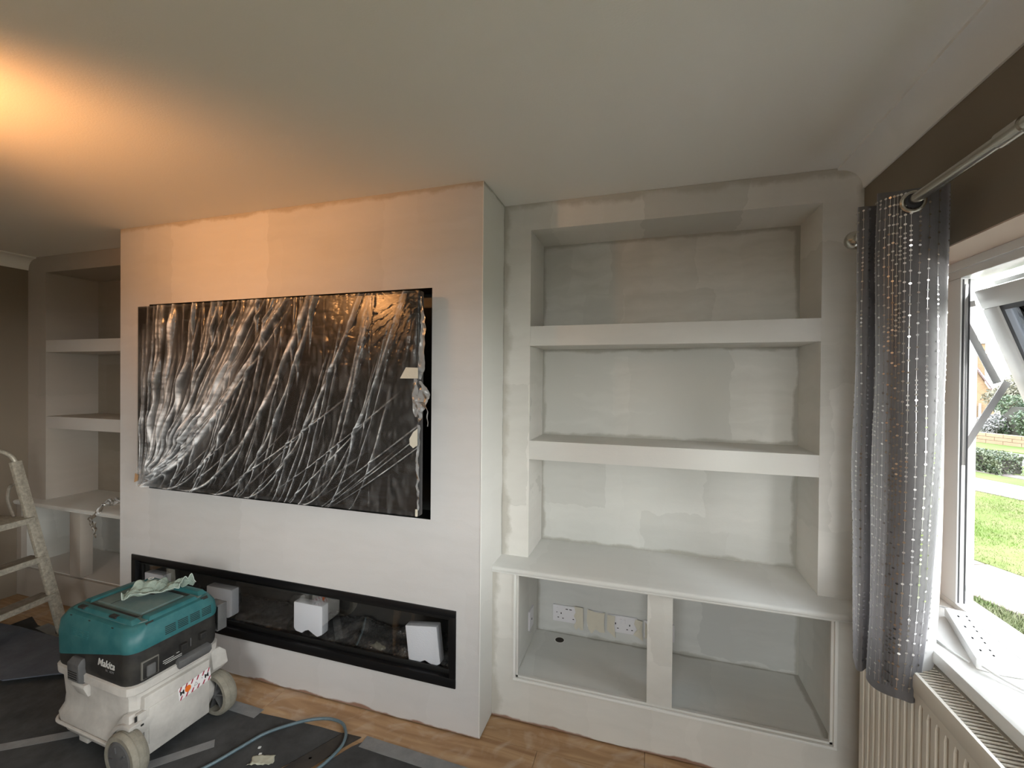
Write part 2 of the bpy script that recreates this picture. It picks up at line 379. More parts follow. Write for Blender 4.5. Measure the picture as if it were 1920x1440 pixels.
# ------------------------------------------------------------------ chimney breast
TX0, TX1, TZ0, TZ1, TD = -2.0, -.2407, .928, 1.958, .13
FX0, FX1, FZ0, FZ1 = -2.132, -.1127, .2004, .5407
xs = [CX0, FX0+.01, TX0, TX1, FX1-.01, 0.0]; zs = [.006, FZ0+.01, FZ1-.01, TZ0, TZ1, H]
mb = MB()
for i in range(5):
    for j in range(5):
        if (1 <= i <= 3 and j == 1) or (i == 2 and j == 3): continue
        x0, x1, z0, z1 = xs[i], xs[i+1], zs[j], zs[j+1]
        mb.add([(x0, 0, z0), (x1, 0, z0), (x1, 0, z1), (x0, 0, z1)], [(0, 1, 2, 3)])
cb = struct(mb.build('wall_chimney_breast', m_chim, fix=False))
MB().box(-.035, .0005, .006, 0, YWALL, H).build('side_panel', m_chim_side, cb)
MB().box(CX0, .0005, .006, CX0+.035, YWALL, H).build('side_panel', m_chim_side, cb)
MB().tube([(-.002, .0, .01), (-.002, 0, H-.002)], .0022, 6).build('corner_bead', m_trimw, cb)
# dark lined television recess: floor, head, sides, back
MB().box(TX0, .0015, TZ0-.012, TX1, TD, TZ0).build('recess_board', m_recess, cb)
MB().box(TX0, .0015, TZ1, TX1, TD, TZ1+.012).build('recess_board', m_recess, cb)
MB().box(TX0-.012, .0015, TZ0, TX0, TD, TZ1).build('recess_board', m_recess, cb)
MB().box(TX1, .0015, TZ0, TX1+.012, TD, TZ1).build('recess_board', m_recess, cb)
MB().box(TX0, TD, TZ0, TX1, TD+.012, TZ1).build('recess_board', m_recess, cb)

# ------------------------------------------------------------------ television
TVX0, TVX1, TVZ0, TVZ1, TVY = -1.935, -.246, .971, 1.927, -.10
tv = thing('television', 'large flat black television on the chimney breast under clear sheeting', 'television', (-1.09, .0, .97))
MB().box(TVX0, TVY, TVZ0, TVX1, TVY+.035, TVZ1).build('casing', flat('tv_black_plastic', (.012, .012, .013), .3), tv, bevel=.003)
MB().box(TVX0+.010, TVY-.0015, TVZ0+.018, TVX1-.010, TVY, TVZ1-.010).build('screen', flat('tv_screen_glass', (.012, .009, .008), .26, spec=.6), tv)
MB().box(-1.5, TVY+.035, 1.15, -.7, .0, 1.75).build('rear_housing', m_black, tv, bevel=.01)
MB().box(-1.35, .0, 1.25, -.85, TD, 1.65).build('wall_bracket', m_black, tv)
# ------------------------------------------------------------------ plastic sheet over the television
def sheet():
    Wd, Hd = TVX1-TVX0, TVZ1-TVZ0; nu, nv = 820, 460
    u = np.linspace(0, 1, nu+1); t = np.linspace(0, 1, nv+1); U, T = np.meshgrid(u, t); X = U*Wd; Z = T*Hd
    h = np.zeros_like(X); milk_hi = np.zeros_like(X)
    Tc = np.clip(T, 1e-3, 1)
    def ridge(xb, xt, p, w, amp, t0=0., t1=1., z0=0.015, wob=0.):
        g = ((Tc)**p); xk = xb+(xt-xb)*g+wob*np.sin(T*9+xb*7)
        dx = (xt-xb)*p*Tc**(p-1)/Hd
        dist = (X-xk)/np.sqrt(1+dx*dx)
        ww = w*(.30+.55*T)
        env = np.clip((T-t0)/.12, 0, 1)*np.clip((t1-T)/.25, 0, 1)
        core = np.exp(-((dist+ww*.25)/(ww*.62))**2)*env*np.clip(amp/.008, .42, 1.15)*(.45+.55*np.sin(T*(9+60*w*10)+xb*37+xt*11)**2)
        np.maximum(milk_hi, core, out=milk_hi)
        return amp*env*np.exp(-(dist/ww)**2)*(1+.35*np.sin(T*23+xb*31))
    r = random.Random(11)
    # fan out of the bottom left corner
    for k in range(46):
        q = (k+.5)/46; xt = .05+1.0*q+r.uniform(-.02, .02)
        h += ridge(0.005, xt, .42+.28*q+r.uniform(-.03, .03), r.uniform(.006, .017), r.uniform(.003, .010), 0, r.uniform(.55, 1.25), wob=r.uniform(-.003, .003))
    # folds rising from the bottom edge
    for k in range(40):
        q = (k+r.uniform(0, 1))/40; xb = .12+1.25*q; xt = xb+.42*(1-.25*q)+r.uniform(-.05, .05)
        t0 = r.choice([0, 0, 0, .1, .2, .35]); h += ridge(xb, xt, r.uniform(.55, .85), r.uniform(.005, .014), r.uniform(.0025, .008), t0-.08, t0+r.uniform(.3, .9), wob=r.uniform(-.004, .004))
    for k in range(16):
        xb = .35+1.25*r.random(); t0 = r.uniform(-.1, .12)
        h += ridge(xb-.25, xb+r.uniform(.75, 1.15), r.uniform(.85, 1.05), r.uniform(.006, .014), r.uniform(.004, .008), t0, t0+r.uniform(.25, .55), wob=.003)
    # long folds
    for xb, xt, p, w, a in ((.0, .98, .60, .024, .009), (.0, .80, .52, .020, .008), (.35, 1.13, .55, .022, .009), (.55, 1.16, .5, .014, .008), (.20, .92, .5, .014, .007), (.75, 1.40, .6, .013, .007), (1.1, 1.62, .6, .012, .006), (0, .28, .30, .018, .009), (0, .17, .22, .020, .009), (0, .42, .36, .018, .009), (0, .55, .42, .016, .008)):
        h += ridge(xb, xt, p, w, a, -.1, 1.3)
    # folds hanging from the top edge and from the top right corner
    for k in range(16):
        xt = .12+1.1*(k/16)+r.uniform(-.03, .03); h += ridge(xt-.05, xt, 1, r.uniform(.006, .012), r.uniform(.002, .005), r.uniform(.55, .75), 1.4)
    for k in range(9):
        a = math.radians(200+k*8); d = (X-Wd)*math.sin(a)-(Z-Hd)*math.cos(a); al = (X-Wd)*math.cos(a)+(Z-Hd)*math.sin(a)
        h += .005*np.exp(-(d/(.006+.04*np.clip(al, 0, 1)))**2)*np.clip(al*8, 0, 1)*np.clip((.5-al)*4, 0, 1)
    # fine crumple
    def vn(sx, sz, seed, oct=3):
        out = np.zeros_like(X)
        g = np.random.default_rng(seed)
        for o in range(oct):
            a, b = sx*2**o, sz*2**o; gx, gz = int(a)+2, int(b)+2; G = g.random((gz+1, gx+1))
            fx = U*a; fz = T*b; ix = fx.astype(int); iz = fz.astype(int); fx -= ix; fz -= iz
            fx = fx*fx*(3-2*fx); fz = fz*fz*(3-2*fz)
            out += ((G[iz, ix]*(1-fx)+G[iz, ix+1]*fx)*(1-fz)+(G[iz+1, ix]*(1-fx)+G[iz+1, ix+1]*fx)*fz-.5)/2**o
        return out
    n1 = vn(30, 18, 1, 2); n2 = vn(60, 14, 2, 2); n3 = vn(14, 30, 5)
    h += .0028*np.abs(n1)+.0014*np.abs(n2)+.0014*np.abs(n3)
    trc = np.clip((U-.62)*3, 0, 1)*np.clip((T-.55)*3, 0, 1)
    h += trc*(.0042*np.abs(vn(34, 44, 9, 3)))
    h += .0012*np.clip((U*7 % 1-.97)*60, 0, 1)
    h *= 1.35*np.clip(np.hypot(X, Z)/.20+.12, 0, 1)
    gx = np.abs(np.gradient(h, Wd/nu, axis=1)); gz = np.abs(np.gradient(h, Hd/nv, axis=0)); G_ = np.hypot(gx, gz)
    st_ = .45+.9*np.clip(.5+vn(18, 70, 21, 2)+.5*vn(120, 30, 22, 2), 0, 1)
    broad = np.exp(-((X-.16-.25*(1-T)*.3)/.13)**2)*np.exp(-((T-.5)/.30)**2)*.40*np.clip(.5+1.6*vn(9, 3, 23, 2), 0, 1)+np.exp(-((X-.60-.45*(T-.6))/.07)**2)*np.exp(-((T-.5)/.25)**2)*.22  # broad pale sheen painted into the film's whiteness
    milky_highlight = np.clip(milk_hi*st_*(1.15-.55*T)+broad+np.clip(1-np.hypot(X, Z)/.20, 0, 1)**1.5*.5+.10*np.clip(np.abs(n2)*1.5-.25, 0, 1), 0, 1.2)
    h *= (.35+.65*np.clip(np.minimum(np.minimum(U, 1-U)*30, 1), 0, 1))
    Y = TVY-.004-h
    Xw = TVX0+X; Zw = TVZ0+Z
    verts = np.stack([Xw, Y, Zw], -1).reshape(-1, 3)
    mb = MB(); n = nu+1
    ii, jj = np.meshgrid(np.arange(nu), np.arange(nv)); a = (jj*n+ii).ravel()
    faces = np.stack([a, a+1, a+n+1, a+n], -1)
    mb.v = verts.tolist(); mb.f = faces.tolist()
    return mb, milky_highlight.ravel()
m_film = film('clear_polythene', milk=.02, rough=.24, refl=1.0)
_nt = m_film.node_tree; _a = _nt.nodes.new('ShaderNodeAttribute'); _a.attribute_name = 'milky_highlight'       # bunched film is milkier; fold highlights and sheen are put into this whiteness
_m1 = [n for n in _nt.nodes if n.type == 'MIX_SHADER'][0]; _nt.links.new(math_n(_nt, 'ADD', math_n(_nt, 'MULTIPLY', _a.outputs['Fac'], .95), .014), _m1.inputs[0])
ps = thing('dust_sheet', 'creased clear plastic sheet taped over the television', 'plastic sheet', (TVX0, TVY, TVZ0))
mb, milk_hi = sheet(); so = mb.build('film', m_film, ps, smooth=True, fix=False, angle=180)
at = so.data.attributes.new('milky_highlight', 'FLOAT', 'POINT'); at.data.foreach_set('value', milk_hi.astype(np.float32))
def ragged(path, wds, mat, name, parent, n=9, amp=.006, seed=0, wdir=(1, 0, 0)):
    """crumpled narrow flap of film along a path"""
    wd = Vector(wdir)
    def fn(a, b):
        i = min(int(b*(len(path)-1)), len(path)-2); f = b*(len(path)-1)-i
        p = Vector(path[i]).lerp(Vector(path[i+1]), f); w = wds[i]*(1-f)+wds[i+1]*f
        q = p+wd*(a-.5)*w; v = noise.noise_vector(q*45+Vector((seed, 0, 0))); return q+Vector((v.x, v.y, v.z))*amp
    return MB().grid(fn, n, 40).build(name, mat, parent, smooth=True, fix=False, angle=180)
m_film2 = film('loose_polythene', milk=.30, rough=.2, refl=1.6)
ragged([(TVX1+.004, TVY, 1.90), (TVX1+.016, TVY, 1.78), (TVX1+.010, TVY-.004, 1.60), (TVX1+.002, TVY, 1.55)], [.006, .022, .03, .012], m_film2, 'loose_flap', ps, seed=1)
ragged([(TVX1-.012, TVY-.01, 1.555), (TVX1-.014, TVY-.012, 1.46), (TVX1-.008, TVY-.01, 1.39)], [.02, .028, .010], m_film2, 'loose_flap', ps, seed=2)
ragged([(TVX1+.010, TVY-.002, 1.545), (TVX1+.030, TVY-.01, 1.49), (TVX1+.022, TVY-.012, 1.455), (TVX1+.010, TVY-.01, 1.40), (TVX1+.004, TVY-.01, 1.37)], [.008, .05, .045, .02, .008], m_film2, 'loose_flap', ps, seed=3, amp=.010)
ragged([(TVX1+.034, TVY-.01, 1.47), (TVX1+.044, TVY-.012, 1.42), (TVX1+.048, TVY-.012, 1.355)], [.006, .005, .004], m_film2, 'loose_flap', ps, seed=4, n=3)
ragged([(TVX1+.001, TVY-.006, 1.36), (TVX1-.001, TVY-.008, 1.2), (TVX1, TVY-.006, 1.0)], [.010, .014, .008], m_film2, 'loose_flap', ps, seed=5)
MB().prism([(TVX1-.083, 1.555), (TVX1+.002, 1.555), (TVX1+.002, 1.600), (TVX1-.055, 1.602)], TVY-.0165, TVY-.0155, 'y').build('tape_strip', m_tape, ps)
MB().prism([(TVX1+.002, 1.345), (TVX1-.018, 1.33), (TVX1-.036, 1.30), (TVX1-.034, 1.275), (TVX1-.018, 1.262), (TVX1+.002, 1.275)], TVY-.0165, TVY-.0155, 'y').build('tape_strip', m_tape, ps)
MB().prism([(TVX1-.006, .975), (TVX1+.003, .975), (TVX1+.003, 1.005), (TVX1-.006, 1.005)], TVY-.0165, TVY-.012, 'y').build('tape_strip', m_tape, ps)
MB().prism([(TVX0+.004, TVZ0+.02), (TVX0+.03, TVZ0+.03), (TVX0+.036, TVZ0+.06), (TVX0+.012, TVZ0+.07)], TVY-.019, TVY-.018, 'y').build('tape_strip', flat('tan_tape', (.45, .27, .14), .6), ps)

# ------------------------------------------------------------------ electric fireplace
fp = thing('electric_fire', 'long black letterbox electric fire set low in the chimney breast', 'fireplace', (-1.12, 0, FZ0))
mb = MB()
fo = (FX0, FX1, FZ0, FZ1); fi = (FX0+.030, FX1-.030, FZ0+.042, FZ1-.030)
def ring(mb, o, i, y0, y1):
    x0, x1, z0, z1 = o; a0, a1, b0, b1 = i
    mb.box(x0, y0, z0, x1, y1, b0).box(x0, y0, b1, x1, y1, z1).box(x0, y0, b0, a0, y1, b1).box(a1, y0, b0, x1, y1, b1); return mb
ring(mb, fo, fi, -.006, .02).build('outer_frame', m_black, fp, bevel=.002)
fj = (FX0+.048, FX1-.048, FZ0+.062, FZ1-.058)
ring(MB(), (fi[0]-.01, fi[1]+.01, fi[2]-.01, fi[3]+.01), fj, .022, .03).build('inner_frame', flat('matt_black', (.004, .004, .004), .5), fp, bevel=.001)
MB().box(fi[0], .006, FZ1-.050, fi[1]-.6, .009, FZ1-.047).build('glass_channel', flat('dark_steel', (.10, .12, .13), .3, metal=1), fp)
IX0, IX1, IZ0, IZ1, IY = FX0+.035, FX1-.035, .225, .51, .24
m_box = flat('firebox_charcoal', (.045, .042, .038), .6)
MB().box(IX0, IY, IZ0, IX1, IY+.01, IZ1).box(IX0-.01, .03, IZ0, IX0, IY, IZ1).box(IX1, .03, IZ0, IX1+.01, IY, IZ1).box(IX0, .03, IZ1, IX1, IY, IZ1+.01).box(IX0, .03, IZ0-.01, IX1, IY, IZ0).build('firebox', m_box, fp)
MB().box(fj[0]-.01, .0315, fj[2]-.01, fj[1]+.01, .0345, fj[3]+.01).build('front_glass', clear_glass('fire_glass', (.97, .97, .97), refl=.45), fp)
def bed(a, b):
    x = IX0+.02+a*(IX1-IX0-.04); y = .045+b*(.17)
    z = .240+.055*b**.8+.022*(noise.noise(Vector((x*9, y*16, 3)))+.6*noise.noise(Vector((x*25, y*30, 1))))*min(1, b*5)+.012*abs(noise.noise(Vector((x*60, y*60, 2))))
    return (x, y, max(z, .236))
MB().grid(bed, 420, 34).build('fuel_bed', flat('black_fuel_crystals', (.015, .014, .013), .12, spec=1, bump=1.0, bscale=140, var=.9, vscale=60, col2=(.10, .09, .08)), fp, smooth=False, fix=False)
def bedfilm(a, b):
    x, y, z = bed(a, min(1, b)); q = noise.noise(Vector((x*5, b*3, 9)))
    return (x, .042+b*.15, max(z+.004, .245+.03*b+.022*q+.018*abs(noise.noise(Vector((x*22, b*6, 4))))))
MB().grid(bedfilm, 240, 14).build('fuel_wrap', film('crinkled_wrap', milk=.05, rough=.12, refl=1.3), fp, smooth=True, fix=False, angle=180)
def foam(x0, x1, z0, z1, tilt, lab, y=.058):
    w = x1-x0; h = z1-z0
    poly = [(-w/2, h/2), (w/2, h/2), (w/2, -h/2+.012), (w/2-.03, -h/2-.004), (w*.18, -h/2+.008), (w*.02, -h/2+.022), (-w*.12, -h/2+.014), (-w*.2, -h/2), (-w/2+.012, -h/2+.006), (-w/2, -h/2+.02)]
    c, s_ = math.cos(tilt), math.sin(tilt)
    o = MB().prism([(p[0]*c-p[1]*s_, p[0]*s_+p[1]*c) for p in poly], -.025, .02, 'y').build('foam_block', m_foam, bevel=.006)
    o.location = ((x0+x1)/2, y, (z0+z1)/2); tag(o, lab, 'foam block', 'packing foam blocks in the fire')
foam(-2.115+.03, -1.935, .27, .428, 0, 'white foam packing block at the far left end of the fire, above the vacuum')
foam(-1.609, -1.430, .268, .420, 0, 'white foam packing block just right of the vacuum lid')
foam(-1.022, -.848, .272, .425, 0, 'white foam packing block in the middle of the fire')
foam(-.375, -.213, .247, .425, math.radians(7), 'tilted white foam packing block at the right end of the fire')

# ------------------------------------------------------------------ shelving alcoves
def alcove(x0, x1, n0, n1, yf, yk, yc, zc, zz, side, labels):
    z1t, z1b, z2t, z2b, z3t = zz
    t = thing('alcove_shelving', labels[0], 'shelving', ((x0+x1)/2, yf, zc))
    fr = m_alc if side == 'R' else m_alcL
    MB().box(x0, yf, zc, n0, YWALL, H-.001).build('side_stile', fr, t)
    if side == 'R':
        # right stile and header share the rounded corner left by the cove
        d = .079; poly = [(n1, z1t), (n1, zc), (x1, zc)]
        arc = [(x1-d+d*math.cos(PI/2*k/8), H-.084+(.084-.0015)*math.sin(PI/2*k/8)) for k in range(9)]
        poly = [(n1, zc), (x1, zc)]+arc+[(n1, H-.0015)]
        MB().prism(poly, yf, YWALL, 'y').build('side_stile', fr, t)
    else:
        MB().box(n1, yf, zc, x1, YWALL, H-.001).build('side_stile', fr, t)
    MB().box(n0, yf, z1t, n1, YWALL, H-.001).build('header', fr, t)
    for (a, b) in ((z1b, z2t), (z2b, z3t)):
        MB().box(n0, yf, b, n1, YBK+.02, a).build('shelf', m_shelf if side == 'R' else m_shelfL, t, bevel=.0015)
    if side == 'L': mats = [backm('left_niche_shaded_back', 0, 3, 1.0, (.33, .29, .24), (.27, .235, .19), x0=-5, x1=5)]*3  # left niche backs darkened: recess shade put into the colour
    else: mats = [backm('niche_back_top', z1b, z1t, 2.2+x0, x0=n0, x1=n1), backm('niche_back_middle', z2b, z2t, 5.4+x0, (.72, .715, .68), (.57, .57, .54), x0=n0, x1=n1), backm('niche_back_low', zc, z3t, 7.7+x0, (.68, .685, .66), (.57, .575, .55), .7, x0=n0, x1=n1)]
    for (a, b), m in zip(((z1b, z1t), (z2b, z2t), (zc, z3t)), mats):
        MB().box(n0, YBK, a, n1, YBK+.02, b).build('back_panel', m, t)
    # worktop
    w = tag(MB().prism([(yk+.004, zc-.026), (YBK+.03, zc-.026), (YBK+.03, zc), (yk+.010, zc), (yk+.003, zc-.004), (yk, zc-.011), (yk+.001, zc-.018), (yk+.006, zc-.021)], x0, x1, 'x').build('worktop', m_top, smooth=True, angle=50), labels[1], 'worktop')
    # base cupboard
    c = thing('base_cupboard', labels[2], 'cupboard', ((x0+x1)/2, yc, 0))
    oz0, oz1 = .200, zc-.028; ox0, ox1 = x0+.115, x1-.125
    if side == 'L': ox0, ox1 = x0+.05, x1-.10
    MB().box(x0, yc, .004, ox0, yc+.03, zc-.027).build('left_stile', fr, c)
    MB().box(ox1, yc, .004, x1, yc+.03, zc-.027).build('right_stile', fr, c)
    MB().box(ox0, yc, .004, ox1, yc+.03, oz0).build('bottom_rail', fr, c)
    if side == 'R': dv = (.684, .784)
    else: dv = (-3.035, -2.93)
    MB().box(dv[0], yc+.004, oz0+.008, dv[1], yc+.075, oz1+.001).build('divider_post', fr, c, bevel=.001)
    MB().box(ox0-.012, yc+.02, oz0-.035, ox1+.012, YBK+.0, oz0+.006).build('cupboard_floor', m_in if side == 'R' else m_shelfL, c)
    MB().box(ox0-.02, yc+.03, oz0+.006, ox0-.002, YBK, oz1).build('side_lining', m_side, c)
    MB().box(ox1+.002, yc+.03, oz0+.006, ox1+.02, YBK, oz1).build('side_lining', m_side, c)
    MB().box(ox0-.02, YBK, oz0-.03, ox1+.02, YBK+.02, oz1).build('back_lining', backm('cupboard_back'+side, oz0, oz1, 1.1, (.66, .665, .65), (.52, .53, .52), .9, x0=ox0, x1=ox1), c)
    if side == 'R':
        b = .011
        MB().box(ox0-b, yc-.007, oz0-b, ox1+b, yc+.002, oz0).build('bead_moulding', m_trimw, c, bevel=.002)
        MB().box(ox0-b, yc-.007, oz0, ox0, yc+.002, oz1).build('bead_moulding', m_trimw, c, bevel=.002)
        MB().box(ox1, yc-.007, oz0, ox1+b, yc+.002, oz1).build('bead_moulding', m_trimw, c, bevel=.002)
        MB().box(ox0, yc+.006, oz0, ox0+.009, yc+.02, oz1).build('inner_bead', m_shelf, c)
        MB().box(ox1-.009, yc+.006, oz0, ox1, yc+.02, oz1).build('inner_bead', m_shelf, c)
        MB().box(ox0, yc+.006, oz0, ox1, yc+.02, oz0+.008).build('inner_bead', m_shelf, c)
        MB().box(ox0-b, yc-.004, oz1-.004, ox1+b, yc+.004, oz1+.001).build('inner_bead', m_shelf, c)
        MB().lathe([(.0225, -.0005), (.0225, .0007)], (.252, .49, oz0+.006), 'z', 24).build('cable_hole', flat('hole_dark', (.035, .028, .022), .9), c)
        MB().lathe([(.0255, .0), (.0255, .0008)], (.252, .49, oz0+.0055), 'z', 24).build('hole_rim', m_trimw, c)
    return t
m_alcL = paint('left_alcove_shaded_coat', base=(.46, .42, .375), patch=(.38, .345, .30), amount=.5, scale=2, seed=9)  # coat darkened: the left alcove's shade is painted into it
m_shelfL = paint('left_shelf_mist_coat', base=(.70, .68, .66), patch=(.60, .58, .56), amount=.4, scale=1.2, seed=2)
alcove(0, XW-.001, N0, N1, YF, YK, YC, ZC, (Z1T, Z1B, Z2T, Z2B, Z3T), 'R',
       ('white part-painted recessed shelving right of the chimney breast, by the curtain', 'white painted worktop with rounded nose below the right-hand shelving',
        'low open white cupboard with sockets inside, under the right-hand worktop'))
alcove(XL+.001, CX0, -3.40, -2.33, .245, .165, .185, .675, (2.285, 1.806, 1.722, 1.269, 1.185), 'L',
       ('shaded white recessed shelving left of the chimney breast, behind the stepladder', 'shaded white worktop behind the stepladder in the left alcove',
        'low open white cupboard behind the stepladder in the left alcove'))

# ------------------------------------------------------------------ sockets in the cupboard
m_sock = flat('white_socket_plastic', (.74, .73, .77), .3, spec=.5)
m_pin = flat('socket_hole_dark', (.01, .01, .01), .8)
def slot(mb, x, z, w, h, y): mb.box(x-w/2, y-.0006, z-h/2, x+w/2, y+.001, z+h/2)
def socket(x, z, w, kind, lab):
    y0 = YBK; t = thing('wall_socket', lab, 'socket', (x+w/2, y0, z), group='sockets along the cupboard back')
    MB().box(x, y0-.011, z, x+w, y0, z+.086).build('faceplate', m_sock, t, bevel=.003)
    yy = y0-.011; mb = MB()
    if kind == 'usb':
        slot(mb, x+.045, z+.045, .005, .009, yy); slot(mb, x+.030, z+.022, .008, .004, yy); slot(mb, x+.055, z+.020, .008, .004, yy)
        slot(mb, x+.022, z+.048, .005, .004, yy); slot(mb, x+.075, z+.070, .013, .004, yy); slot(mb, x+.095, z+.070, .013, .004, yy)
        slot(mb, x+.120, z+.045, .005, .009, yy); slot(mb, x+.110, z+.022, .008, .004, yy)
        MB().box(x+.016, yy-.004, z+.058, x+.028, yy, z+.074).build('switch', m_sock, t, bevel=.001)
    elif kind == 'double':
        for cx in (.038, .108):
            slot(mb, x+cx, z+.045, .005, .009, yy); slot(mb, x+cx-.012, z+.022, .008, .004, yy); slot(mb, x+cx+.012, z+.022, .008, .004, yy)
        for cx in (.064, .082): MB().box(x+cx-.005, yy-.004, z+.050, x+cx+.005, yy, z+.072).build('switch', m_sock, t, bevel=.001)
    else:
        slot(mb, x+w/2, z+.045, .007, .010, yy)
    mb.build('pin_holes', m_pin, t)['kind'] = 'stuff'
    return t
socket(.203, .272, .146, 'usb', 'white double socket with USB slots, farthest left on the cupboard back, beside the cable hole')
socket(.385, .268, .086, 'single', 'small square white plate nearly covered in masking tape, second from the left')
socket(.492, .266, .146, 'double', 'white double socket with tape at both ends, in the middle of the row')
socket(.668, .262, .146, 'plain', 'white socket plate half hidden behind the divider post')
sw = thing('switch_plate', 'small white switch plate on the left inner side of the cupboard', 'switch', (.113, .42, .36))
MB().box(.111, .375, .29, .121, .455, .385).build('faceplate', m_sock, sw, bevel=.002)
MB().box(.1208, .410, .33, .1225, .418, .338).build('screw', m_pin, sw)
def tapebit(pts, lab, y=YBK-.0135):
    n = len(pts); cx = sum(p[0] for p in pts)/n; cz = sum(p[1] for p in pts)/n
    mb = MB(); vs = [(cx, y-.006, cz)]+[(p[0], y-random.uniform(0, .004), p[1]) for p in pts]
    mb.add(vs, [(0, 1+i, 1+(i+1) % n) for i in range(n)])
    o = mb.build('masking_tape', m_tape, None, fix=False, solid=.0008)
    tag(o, lab, 'tape', 'masking tape around the sockets')
tapebit([(.318, .366), (.365, .364), (.366, .250), (.350, .246), (.345, .262), (.328, .243), (.316, .262), (.330, .29), (.316, .315), (.328, .34)], 'cream masking tape over the right end of the USB socket')
tapebit([(.386, .362), (.430, .352), (.476, .356), (.472, .30), (.476, .255), (.452, .252), (.430, .266), (.41, .240), (.392, .262), (.384, .30)], 'cream masking tape crumpled over the small square plate')
tapebit([(.488, .352), (.528, .348), (.524, .30), (.532, .236), (.506, .256), (.488, .27)], 'cream masking tape over the left end of the middle double socket')
tapebit([(.628, .350), (.662, .345), (.660, .29), (.666, .245), (.640, .262), (.618, .27), (.636, .30), (.622, .325)], 'cream masking tape over the right end of the middle double socket')
tapebit([(.674, .345), (.690, .325), (.700, .298), (.690, .272), (.674, .258)], 'rounded cream masking tape on the plate beside the divider post')

# ------------------------------------------------------------------ right window
FXI, FXO = 1.60, 1.67
w1 = struct(MB().box(FXI, WY1, WZ1-.055, FXO, WY0, WZ1-.004).box(FXI, WY1, .822, FXO, WY0, .866)
            .box(FXI, -.045, .866, 1.625, WY0-.004, WZ1-.055).box(1.625, -.0, .866, FXO, WY0-.004, WZ1-.055)
            .box(FXI, WY1+.004, .866, FXO, WY1+.07, WZ1-.055).box(FXI, -.80, .866, FXO, -.73, WZ1-.055).box(FXI, -1.52, .866, FXO, -1.45, WZ1-.055).box(FXI, -2.42, .866, FXO, -2.35, WZ1-.055)
            .build('window_1', m_upvc, bevel=.003))
MB().box(1.6045, -.0462, .87, 1.6085, -.044, WZ1-.06).box(1.619, -.0462, .87, 1.6235, -.044, WZ1-.06).build('gasket', m_gasket, w1)
MB().box(1.6095, -.0475, 1.30, 1.6180, -.0445, 1.86).build('stay_track', m_steel, w1, bevel=.001)
MB().box(1.6268, -.046, .905, 1.640, .0, .930).build('packer', m_upvc, w1, bevel=.002)
MB().box(1.6262, -.022, 1.065, 1.6285, -.014, 1.073).build('screw_head', flat('brass_screw', (.35, .22, .15), .4), w1)
MB().box(1.632, -1.45, .862, 1.636, -.79, WZ1-.05).build('pane', m_glass, w1)
MB().box(1.632, WY1+.06, .862, 1.636, -1.51, WZ1-.05).build('pane', m_glass, w1)
# stepped head profile
MB().box(FXI-.006, WY1, WZ1-.030, FXI, WY0-.004, WZ1-.004).build('head_bead', m_upvc, w1, bevel=.002)
# top-hung sash swung outward
SA = math.atan2(.147, .408); sa = thing('sash', None, None, (1.628, 0, 1.835), (0, -SA, 0)); sa.parent = w1
if 'label' in sa: del sa['label']
Ls, Y0s, Y1s, sw_, sd = .93, -.052, -.725, .060, .045
def sbox(mb, y0, y1, z0, z1, x0=0, x1=sd): return mb.box(x0, y0, z0, x1, y1, z1)
mb = MB(); sbox(mb, Y0s, Y1s, -sw_, 0); sbox(mb, Y0s, Y1s, -Ls, -Ls+sw_); sbox(mb, Y0s, Y0s-sw_, -Ls+sw_, -sw_); sbox(mb, Y1s, Y1s+sw_, -Ls+sw_, -sw_)
mb.build('sash_frame', m_upvc, sa, bevel=.004, local=True)
mb = MB(); g0 = sw_+.014
mb.box(.006, Y0s-sw_, -sw_-.014, .03, Y1s+sw_, -sw_).box(.006, Y0s-sw_-.014, -Ls+sw_, .03, Y0s-sw_, -sw_).box(.006, Y0s-sw_, -Ls+sw_, .03, Y1s+sw_, -Ls+sw_+.014)
mb.build('glazing_seal', flat('grey_seal', (.10, .11, .13), .5), sa, local=True)
MB().box(.018, Y0s-sw_+.002, -Ls+sw_-.004, .022, Y1s+sw_-.002, -sw_+.004).build('pane', m_glass, sa, local=True)
# weather lip over the sash and flange round it
MB().box(.045, Y0s+.016, -Ls-.01, .052, Y1s-.016, -Ls+.03).box(.045, Y0s+.016, -.03, .052, Y1s-.016, .012).box(.045, Y0s+.016, -Ls, .052, Y0s-.02, 0).build('sash_flange', m_upvc, sa, bevel=.002, local=True)
# friction stay: short top link, long arm, lower arm
st = thing('friction_stay', None, None, (1.63, -.02, 1.34)); st.parent = w1
MB().bar((1.615, -.030, 1.335), (1.712, -.052, 1.560), .018, .003, (0, 1, 0)).build('lower_arm', m_steel, st)
MB().bar((1.610, -.030, 1.765), (1.690, -.050, 1.555), .020, .003, (0, 1, 0)).build('upper_arm', m_steel, st)
MB().bar((1.607, -.030, 1.795), (1.635, -.048, 1.80), .018, .003, (0, 1, 0)).build('top_link', m_steel, st)
MB().lathe([(.008, -.004), (.008, .004)], (1.615, -.031, 1.337), 'y', 12).lathe([(.008, -.004), (.008, .004)], (1.610, -.031, 1.765), 'y', 12).build('rivet', m_steel, st)
# internal sill
struct(MB().prism([(1.405, .815), (1.42, .812), (XW, .815), (FXI+.01, .822), (FXI+.01, .850), (1.418, .850), (1.407, .845), (1.402, .833)], WY0-.001, WY1, 'y').build('trim_3', m_sill, smooth=True, angle=40))

